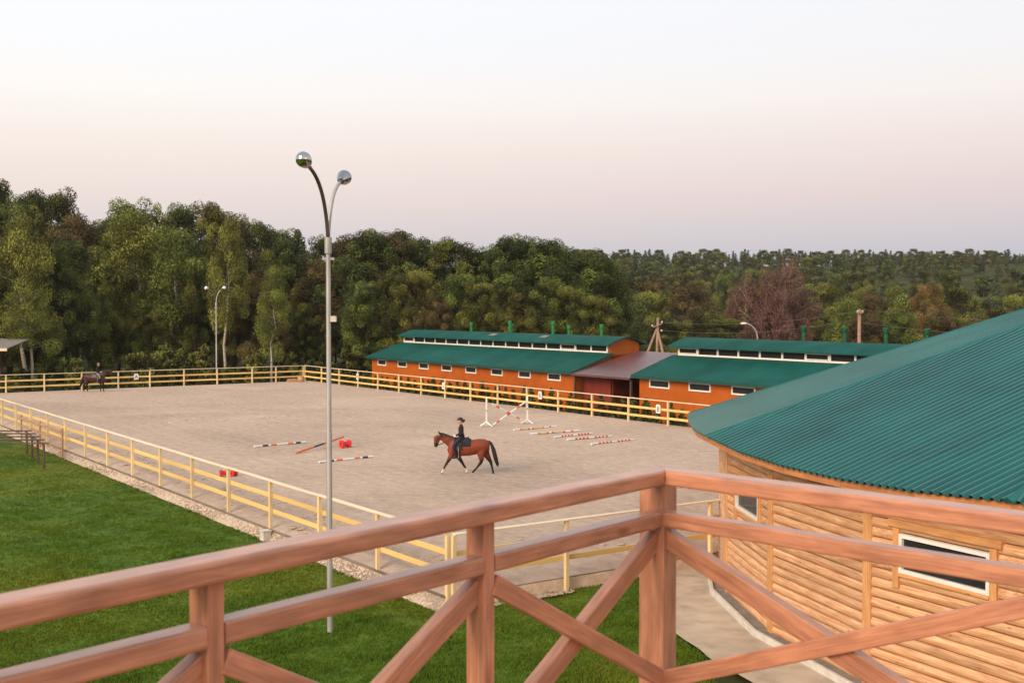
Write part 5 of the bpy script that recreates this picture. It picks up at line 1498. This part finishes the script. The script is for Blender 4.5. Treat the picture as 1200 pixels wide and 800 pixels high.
def make_tree(kind, seed, leaf, bark, H_=15.0):
    """unit trees of height H_: returns trunk mesh, crown mesh"""
    rs = np.random.default_rng(seed); mb = MB()
    cent, rad = [], []
    if kind == 'broad':
        cw = H_*rs.uniform(0.24, 0.31); zb = H_*0.16
        tp = limbs(mb, (0, 0, -0.4), (rs.normal()*0.5, rs.normal()*0.5, H_*0.82), 0.26, 0.05, rs, 0.35, 8, 7)
        nl = 16
        for i in range(nl):
            t = rs.uniform(0.22, 0.9); a = i*2.4+rs.uniform(-.4, .4)
            z0 = H_*0.8*t; L = cw*(1.0-0.5*abs(t-0.42))*rs.uniform(0.75, 1.12)
            s_ = tp[min(6, int(t*7))]
            e_ = Vector((s_.x+math.cos(a)*L, s_.y+math.sin(a)*L, z0 + L*rs.uniform(0.15, 0.6)))
            limbs(mb, (s_.x, s_.y, z0), e_, 0.10, 0.025, rs, 0.25, 5, 4)
            for j in range(3):
                f_ = rs.uniform(0.45, 1.0); q = Vector((s_.x, s_.y, z0)).lerp(e_, f_)
                cent.append((q.x+rs.normal()*0.5, q.y+rs.normal()*0.5, q.z+rs.normal()*0.5)); rad.append(rs.uniform(0.5, 1.1))
        lob = rs.uniform(0, 6.28, 3)
        for i in range(125):
            t = rs.uniform(0, 1); z = zb + (H_*0.95-zb)*t
            prof_ = math.sin(math.pi*min(1, (0.14+0.84*t))**0.8)**0.7
            a = rs.uniform(0, 2*math.pi); wv = 1+0.22*math.sin(2*a+lob[0]+t*4)+0.15*math.sin(3*a+lob[1]-t*5)
            rr_ = cw*prof_*wv*rs.uniform(0.55, 1.0)
            cent.append((rr_*math.cos(a), rr_*math.sin(a), z)); rad.append(rs.uniform(0.4, 1.05))
        for i in range(10):
            a = rs.uniform(0, 6.28); cent.append((0.35*cw*math.cos(a), 0.35*cw*math.sin(a), H_*rs.uniform(0.84, 0.97))); rad.append(rs.uniform(0.5, 0.95))
        crown = foliage_mesh('crown', leaf, cent, rad, 270, 0.117, rs, flatten=0.95)
    elif kind == 'slender':
        cw = H_*0.15; zb = H_*0.12
        limbs(mb, (0, 0, -0.4), (rs.normal()*0.3, rs.normal()*0.3, H_*0.92), 0.2, 0.03, rs, 0.25, 7, 7)
        for i in range(58):
            t = rs.uniform(0, 1); z = zb + (H_*0.97-zb)*t
            prof_ = (1-t)**0.6*(0.35+0.65*min(1, t*4))
            a = rs.uniform(0, 6.28); rr_ = cw*prof_*rs.uniform(0.3, 1.1)
            cent.append((rr_*math.cos(a), rr_*math.sin(a), z)); rad.append(rs.uniform(0.5, 1.05)*(1.1-0.55*t))
            if i % 3 == 0: limbs(mb, (0, 0, z-0.5), cent[-1], 0.05, 0.015, rs, 0.1, 5, 3)
        crown = foliage_mesh('crown', leaf, cent, rad, 330, 0.117, rs, flatten=1.2)
    elif kind == 'birch':
        cw = H_*0.17; zb = H_*0.30
        lean = Vector((rs.uniform(-0.6, 0.9), rs.normal()*0.3, H_*0.96))
        tp = limbs(mb, (0, 0, -0.4), lean, 0.17, 0.025, rs, 0.18, 8, 8)
        for i in range(46):
            t = rs.uniform(0, 1); z = zb + (H_*0.95-zb)*t
            s_ = Vector((0, 0, -0.4)).lerp(lean, z/H_)
            prof_ = (1-t)**0.55*(0.5+0.5*min(1, t*5))
            a = i*2.4; L = cw*prof_*rs.uniform(0.45, 1.15)
            e_ = Vector((s_.x+math.cos(a)*L, s_.y+math.sin(a)*L, z+L*0.5))
            limbs(mb, (s_.x, s_.y, z), e_, 0.04, 0.012, rs, 0.1, 5, 3)
            cent.append(tuple(e_)); rad.append(rs.uniform(0.55, 1.0))
            cent.append((e_.x+rs.normal()*0.3, e_.y+rs.normal()*0.3, e_.z-rs.uniform(0.5, 1.3))); rad.append(rs.uniform(0.45, 0.85))
        crown = foliage_mesh('crown', leaf, cent, rad, 250, 0.115, rs, droop=1.1)
    elif kind == 'spruce':
        limbs(mb, (0, 0, -0.4), (0, 0, H_*0.98), 0.2, 0.02, rs, 0.05, 7, 6)
        z = H_*0.10
        while z < H_*0.97:
            t = z/H_; L = H_*0.17*(1-t)**0.85+0.15
            nb_ = max(4, int(9*(1-t)+3))
            for j in range(nb_):
                a = rs.uniform(0, 6.28)
                for f_ in (0.35, 0.7, 1.0):
                    q = L*f_*rs.uniform(0.8, 1.15)
                    cent.append((q*math.cos(a), q*math.sin(a), z - q*0.28 + rs.normal()*0.08)); rad.append((0.24+0.5*(1-t)*(1.2-f_*0.6))*rs.uniform(0.8, 1.2))
                if j % 2 == 0: limbs(mb, (0, 0, z), (L*math.cos(a), L*math.sin(a), z-L*0.28), 0.035, 0.01, rs, 0.03, 4, 2)
            z += H_*0.045*(1.2-0.6*t)
        crown = foliage_mesh('crown', leaf, cent, rad, 26, 0.22, rs, flatten=0.5)
    elif kind == 'pine':
        limbs(mb, (0, 0, -0.4), (rs.normal()*0.2, rs.normal()*0.2, H_*0.95), 0.2, 0.04, rs, 0.15, 7, 6)
        for i in range(34):
            t = rs.uniform(0, 1)**0.8; z = H_*(0.42+0.55*t); a = i*2.4
            L = H_*0.15*(1-t*0.75)*rs.uniform(0.4, 1.1)
            cent.append((L*math.cos(a), L*math.sin(a), z+L*0.25)); rad.append(rs.uniform(0.5, 1.0)*(1.15-0.5*t))
            limbs(mb, (0, 0, z-0.3), cent[-1], 0.05, 0.015, rs, 0.08, 5, 3)
        crown = foliage_mesh('crown', leaf, cent, rad, 95, 0.24, rs, flatten=0.6)
    elif kind == 'shrub':
        for i in range(5): limbs(mb, (0, 0, -0.2), (rs.normal()*H_*0.2, rs.normal()*H_*0.2, H_*0.8), 0.05, 0.01, rs, 0.1, 5, 4)
        for i in range(26):
            t = rs.random(); a = rs.uniform(0, 6.28); q = H_*0.42*math.sqrt(max(0.05, 1-(t*1.02)**2))*rs.uniform(0.3, 1)
            cent.append((q*math.cos(a), q*math.sin(a), H_*(0.08+0.84*t))); rad.append(H_*rs.uniform(0.10, 0.19))
        crown = foliage_mesh('crown', leaf, cent, rad, 62, H_*0.06, rs)
    tm = mb.mesh('trunk', bark, True)
    return tm, crown
protos = {}
def proto(key, kind, seeds, leaf, bark, H_=15.0):
    protos[key] = [make_tree(kind, s, M[leaf], M[bark], H_) + (H_,) for s in seeds]
proto('green', 'broad', (1, 2, 3, 4), 'leaf', 'bark')
proto('olive', 'broad', (5, 6, 7), 'leaf_olive', 'bark')
proto('brown', 'broad', (8, 9), 'leaf_brown', 'bark')
proto('yellow', 'broad', (10,), 'leaf_yellow', 'bark')
proto('slender', 'slender', (11, 12), 'leaf_olive', 'bark')
proto('birch', 'birch', (13, 14, 15), 'leaf_birch', 'birchbark')
proto('spruce', 'spruce', (16, 17, 18), 'needle', 'bark')
proto('pine', 'pine', (19, 20), 'needle', 'bark')
proto('shrub', 'shrub', (21, 22, 23), 'leaf_olive', 'bark', 3.0)
WORD = {'green': ('broadleaf_tree', 'dark green broadleaf tree'), 'olive': ('broadleaf_tree', 'olive green broadleaf tree'), 'brown': ('broadleaf_tree', 'brownish autumn-tinged tree'),
        'yellow': ('broadleaf_tree', 'orange-yellow autumn tree'), 'slender': ('slender_tree', 'slender upright olive tree'), 'birch': ('birch_tree', 'pale white-trunked birch'),
        'spruce': ('spruce_tree', 'dark pointed spruce'), 'pine': ('pine_tree', 'dark pine'), 'shrub': ('shrub', 'low bushy green shrub')}
trng = random.Random(21)
def ordinal(n_): return str(n_) + ('th' if 10 <= n_ % 100 <= 20 else {1: 'st', 2: 'nd', 3: 'rd'}.get(n_ % 10, 'th'))
def plant(key, px, D, ytop=None, height=None, label=None, group=None, wide=1.0, variant=None):
    p = pt(px, D); zb = hz(p.x, p.y)
    if height is None: height = max(2.0, ztop(ytop, D) - zb)
    tm, cm, H_ = protos[key][trng.randrange(len(protos[key])) if variant is None else variant]
    s = height/H_
    name = WORD[key][0]
    r = empty(name, (p.x, p.y, zb), trng.uniform(0, 6.28), label, 'shrub' if key == 'shrub' else 'tree', group)
    wv = wide*trng.uniform(0.9, 1.12)
    r.scale = (s*wv, s*wv, s)
    link('trunk', tm, r); link('crown', cm, r)
    return r
def row(spec, rowname, group):
    """spec: list of (key, px, D, ytop, wide); labels count from the left along the row"""
    spec = sorted(spec, key=lambda q: q[1])
    for i, (key, px, D, yt, wd) in enumerate(spec):
        plant(key, px, D, yt, None, '%s, %s from left %s' % (WORD[key][1], ordinal(i+1), rowname), group, wd)
SKY = [(-60, 200), (0, 203), (22, 226), (65, 222), (105, 256), (125, 250), (155, 234), (200, 240), (245, 237), (282, 246), (310, 266), (345, 266), (395, 276), (440, 268), (470, 270), (500, 285), (530, 281), (560, 290), (600, 273), (640, 279), (680, 291), (712, 302)]
def skyline(px):
    for (x0, y0_), (x1, y1_) in zip(SKY[:-1], SKY[1:]):
        if x0 <= px <= x1: return y0_+(y1_-y0_)*(px-x0)/(x1-x0)
    return 300
# left forest, three depths
front = []
for i, px in enumerate(range(-50, 470, 27)):
    key = ['olive', 'slender', 'green', 'slender', 'brown', 'green', 'olive', 'slender', 'birch'][i % 9]
    D = 112 + 0.036*px + trng.uniform(0, 7)
    front.append((key, px+trng.uniform(-8, 8), D, skyline(max(-60, min(712, px))) + trng.uniform(38, 105), 0.9))
row(front, 'in the front row behind the far left fence', 'front row of the left forest')
mid = []
for i, px in enumerate(range(-70, 440, 29)):
    key = ['green', 'olive', 'slender', 'green', 'slender', 'brown', 'birch'][i % 7]
    mid.append((key, px+trng.uniform(-8, 8), 126 + 0.03*px + trng.uniform(0, 7), skyline(max(-60, px)) + trng.uniform(10, 36), 0.92))
row(mid, 'in the middle row of the left forest', 'middle row of the left forest')
back = []
for i, px in enumerate([-55, -20, 5, 35, 66, 92, 127, 156, 185, 214, 246, 272, 300, 328, 350, 380, 412, 440, 466]):
    key = ['green', 'green', 'slender', 'green', 'olive', 'brown'][i % 6]
    back.append((key, px, 142 + trng.uniform(0, 8), skyline(max(-60, px)) + trng.uniform(-2, 5), 0.95))
row(back, 'in the back row of the left forest', 'back row of the left forest')
plant('birch', 263, 119, 250, None, 'tall birch with thin white trunk, right of the distant twin-arm lamp', 'birches', 0.9, 0)
plant('birch', 25, 112, 245, None, 'tall pale birch with drooping foliage near the left edge', 'birches', 1.15, 1)
plant('birch', 40, 109, 322, None, 'lower drooping pale birch near the left edge', 'birches', 1.35, 0)
plant('birch', 318, 117, 308, None, 'pale slender birch midway between the two twin-arm lamps', 'birches', 1.1, 2)
plant('birch', 170, 124, 240, None, 'leafy pale birch on the skyline above the standing horse', 'birches', 1.5, 1)
plant('birch', 205, 122, 262, None, 'leafy olive birch left of the distant twin-arm lamp', 'birches', 1.4, 2)
# behind the long stable
ms_ = []
for i, (px, yt, D, key) in enumerate([(430, 330, 122, 'green'), (458, 320, 124, 'olive'), (486, 316, 122, 'olive'), (512, 345, 118, 'brown'), (536, 322, 121, 'green'), (562, 330, 119, 'olive'), (590, 335, 118, 'olive'), (612, 342, 116, 'olive'), (640, 325, 117, 'green'), (668, 334, 116, 'olive'), (695, 345, 115, 'olive'), (716, 362, 116, 'green')]):
    ms_.append((key, px, D, yt, 1.05))
row(ms_, 'in the nearer row behind the long stable', 'nearer trees behind the long stable')
mb_ = []
for i, (px, key) in enumerate([(412, 'brown'), (436, 'green'), (462, 'brown'), (485, 'green'), (508, 'green'), (530, 'olive'), (556, 'green'), (580, 'green'), (600, 'green'), (622, 'green'), (644, 'green'), (664, 'green'), (684, 'olive'), (704, 'green')]):
    mb_.append((key, px, 132 + trng.uniform(0, 8), skyline(px) + trng.uniform(-2, 6), 1.08))
row(mb_, 'along the skyline behind the long stable', 'skyline trees behind the long stable')
# valley behind the right stable and the far ridge
def layer(n_, x0, x1, d0, d1, y0_, y1_, keys, rowname, group, wd=1.0):
    sp = []
    for i in range(n_):
        px = x0+(x1-x0)*(i+0.5)/n_ + trng.uniform(-0.4, 0.4)*(x1-x0)/n_
        sp.append((trng.choice(keys), px, trng.uniform(d0, d1), trng.uniform(y0_, y1_), wd*trng.uniform(0.9, 1.15)))
    row(sp, rowname, group)
layer(13, 720, 1290, 135, 160, 352, 378, ['olive', 'green', 'brown', 'olive'], 'in the nearest row behind right stable', 'nearest valley trees', 1.1)
layer(16, 705, 1290, 175, 215, 330, 350, ['olive', 'green', 'birch', 'olive', 'brown'], 'in the second row beyond right stable', 'second row of valley trees', 1.05)
layer(21, 700, 1290, 240, 290, 316, 332, ['green', 'olive', 'brown', 'pine', 'slender'], 'in the third row beyond right stable', 'third row of valley trees')
layer(30, 695, 1290, 330, 390, 306, 318, ['spruce', 'pine', 'green', 'olive', 'pine'], 'in the row below the far ridge', 'trees below the far ridge')
layer(52, 680, 1310, 430, 480, 300, 309, ['spruce', 'pine', 'green', 'green', 'olive'], 'in the row under the ridge top', 'trees just below the ridge top', 1.4)
layer(46, 1010, 1330, 470, 522, 297, 305, ['green', 'spruce', 'olive', 'pine'], 'under the right ridge end', 'trees under the right end of the ridge', 1.4)
layer(130, 670, 1320, 525, 590, 291, 298, ['spruce', 'spruce', 'green', 'spruce', 'olive'], 'along the crest of the far ridge', 'trees along the ridge crest', 1.5)
plant('yellow', 1085, 172, 331, None, 'orange-yellow autumn tree standing out on the wooded slope at the right', 'autumn trees', 0.85)
plant('brown', 1118, 200, 340, None, 'russet tree just right of the orange-yellow one', 'autumn trees', 0.8)
plant('olive', 845, 122, 372, None, 'yellow-green bushy tree behind the right stable, left of the curved-arm lamp', 'autumn trees', 1.6)
plant('birch', 1040, 150, 345, None, 'thin birch behind the plain straight utility pole', 'birches', 1.3, 0)
plant('birch', 995, 148, 345, None, 'thin birch left of the plain straight utility pole', 'birches', 1.3, 2)
# big dry reddish tree
def dry_tree():
    rs = np.random.default_rng(77); mb = MB(); tw = MB(); tips = []
    def grow(p, d, L, r, lv):
        seg = 4; pts = [p]; q = p; dd = d
        for i in range(seg):
            dd = (dd + Vector(rs.normal(size=3))*0.10 + Vector((0, 0, 0.05))).normalized(); q = q + dd*(L/seg); pts.append(q)
        (mb if lv < 3 else tw).tube(pts, [r*(1-0.55*i/seg) for i in range(seg+1)], 7 if lv < 2 else (5 if lv < 3 else 3), lv < 3)
        if lv >= 4: tips.extend(pts[2:]); return
        nc = (5, 5, 5, 4)[lv]
        for c in range(nc):
            t = rs.uniform(0.35, 1.0) if c else 1.0
            k = min(seg, max(1, int(t*seg+0.5)))
            a = rs.uniform(0, 6.28); sp = rs.uniform(0.35, 0.95)
            o_ = dd.orthogonal().normalized(); o2 = dd.cross(o_)
            nd = (dd*math.cos(sp) + (o_*math.cos(a)+o2*math.sin(a))*math.sin(sp)).normalized()
            grow(pts[k], nd, L*rs.uniform(0.5, 0.72), r*(0.42 if c else 0.55), lv+1)
    for (dx, dy, ang) in ((-0.3, 0, -0.10), (0.3, 0.1, 0.07), (0.0, 0.3, 0.3), (-0.1, -0.2, -0.42)):
        grow(Vector((dx, dy, -0.4)), Vector((math.sin(ang), rs.normal()*0.08, math.cos(ang))), 6.6, 0.36, 0)
    return mb.mesh('trunk', M['drybark'], True), tw.mesh('twigs', M['drybark']), tips
tmsh, twm, tips = dry_tree()
Dd = 126; p = pt(921, Dd); zb = hz(p.x, p.y); Hd = ztop(299, Dd)-zb
zmax = max(t.z for t in tips); sc = Hd/zmax
r = empty('dry_tree', (p.x, p.y, zb), 0.3, 'large reddish-brown dry tree with bare branches behind the right stable', 'tree'); r.scale = (sc*0.68, sc*0.68, sc)
link('trunk', tmsh, r); link('twigs', twm, r)
rs = np.random.default_rng(5)
up_ = [q for q in tips if q.z > 0.34*zmax]
pick = [up_[i] for i in rs.choice(len(up_), min(len(up_), 9000), replace=False)]
link('crown', foliage_mesh('crown', M['leaf_dry'], [tuple(q) for q in pick], rs.uniform(0.35, 0.7, len(pick)), 12, 0.14, rs, flatten=1.0), r)
# undergrowth at the forest edge
k = 0
for px in range(-30, 440, 15):
    D = 104 + 0.036*px + trng.uniform(1.5, 6)
    plant('shrub', px+trng.uniform(-5, 5), D, None, trng.uniform(1.6, 4.2), '%s, %s from the left along the foot of the forest' % (WORD['shrub'][1], ordinal(k+1)), 'shrubs at the forest edge', trng.uniform(0.7, 1.0)); k += 1
# young thujas planted just outside the fences
def thuja_mesh(seed):
    rs = np.random.default_rng(seed); cent = []; rad = []
    for i in range(16):
        t = (i+0.5)/16; a = i*2.4; q = 0.20*(1-t)**0.7*rs.uniform(0.3, 1)
        cent.append((q*math.cos(a), q*math.sin(a), 0.08+0.85*t)); rad.append(0.15*(1.1-0.8*t))
    mb = MB(); mb.tube([(0, 0, -0.1), (0, 0, 0.8)], [0.025, 0.006], 5)
    return mb.mesh('stem', M['bark']), foliage_mesh('foliage', M['thuja'], cent, rad, 26, 0.09, rs)
th_p = [thuja_mesh(s) for s in (1, 2, 3)]
def thuja(p, h, label, group):
    st_, fo = th_p[trng.randrange(3)]
    r = empty('thuja_bush', p, trng.uniform(0, 6.28), label, 'bush', group); r.scale = (h*1.0, h*1.0, h)
    link('stem', st_, r); link('foliage', fo, r)
k = 0
aa = 76.0
while aa > 27:
    k += 1; thuja(ab(aa + trng.uniform(-.1, .1), 33.9+trng.uniform(-.15, .15), -0.6), trng.uniform(1.6, 2.15), 'young conical thuja, %s from the far corner along the stable-side fence' % ordinal(k), 'thujas between fence and stables'); aa -= 1.12
k = 0; bb = 30.5
while bb > 3.5:
    k += 1; thuja(ab(79.9+trng.uniform(-.2, .2), bb, -0.6), trng.uniform(1.5, 2.0), 'young conical thuja, %s from the far corner along the forest-side fence' % ordinal(k), 'thujas along the forest-side fence'); bb -= 1.3

# ------------------------------------------------------------------ evening air
hzb = MB().box(-620, 620, -120, 640, -9.5, 48)
hm = bpy.data.materials.new('haze_air'); hm.use_nodes = True
hn = hm.node_tree; hn.nodes.clear()
ho = hn.nodes.new('ShaderNodeOutputMaterial'); hv = hn.nodes.new('ShaderNodeVolumePrincipled')
hv.inputs['Color'].default_value = (0.90, 0.88, 0.86, 1); hv.inputs['Density'].default_value = 0.00011; hv.inputs['Anisotropy'].default_value = 0.2
hn.links.new(hv.outputs[0], ho.inputs['Volume'])
tag(hzb.build('haze', hm), 'thin evening haze over the whole valley', 'haze', kind='stuff')
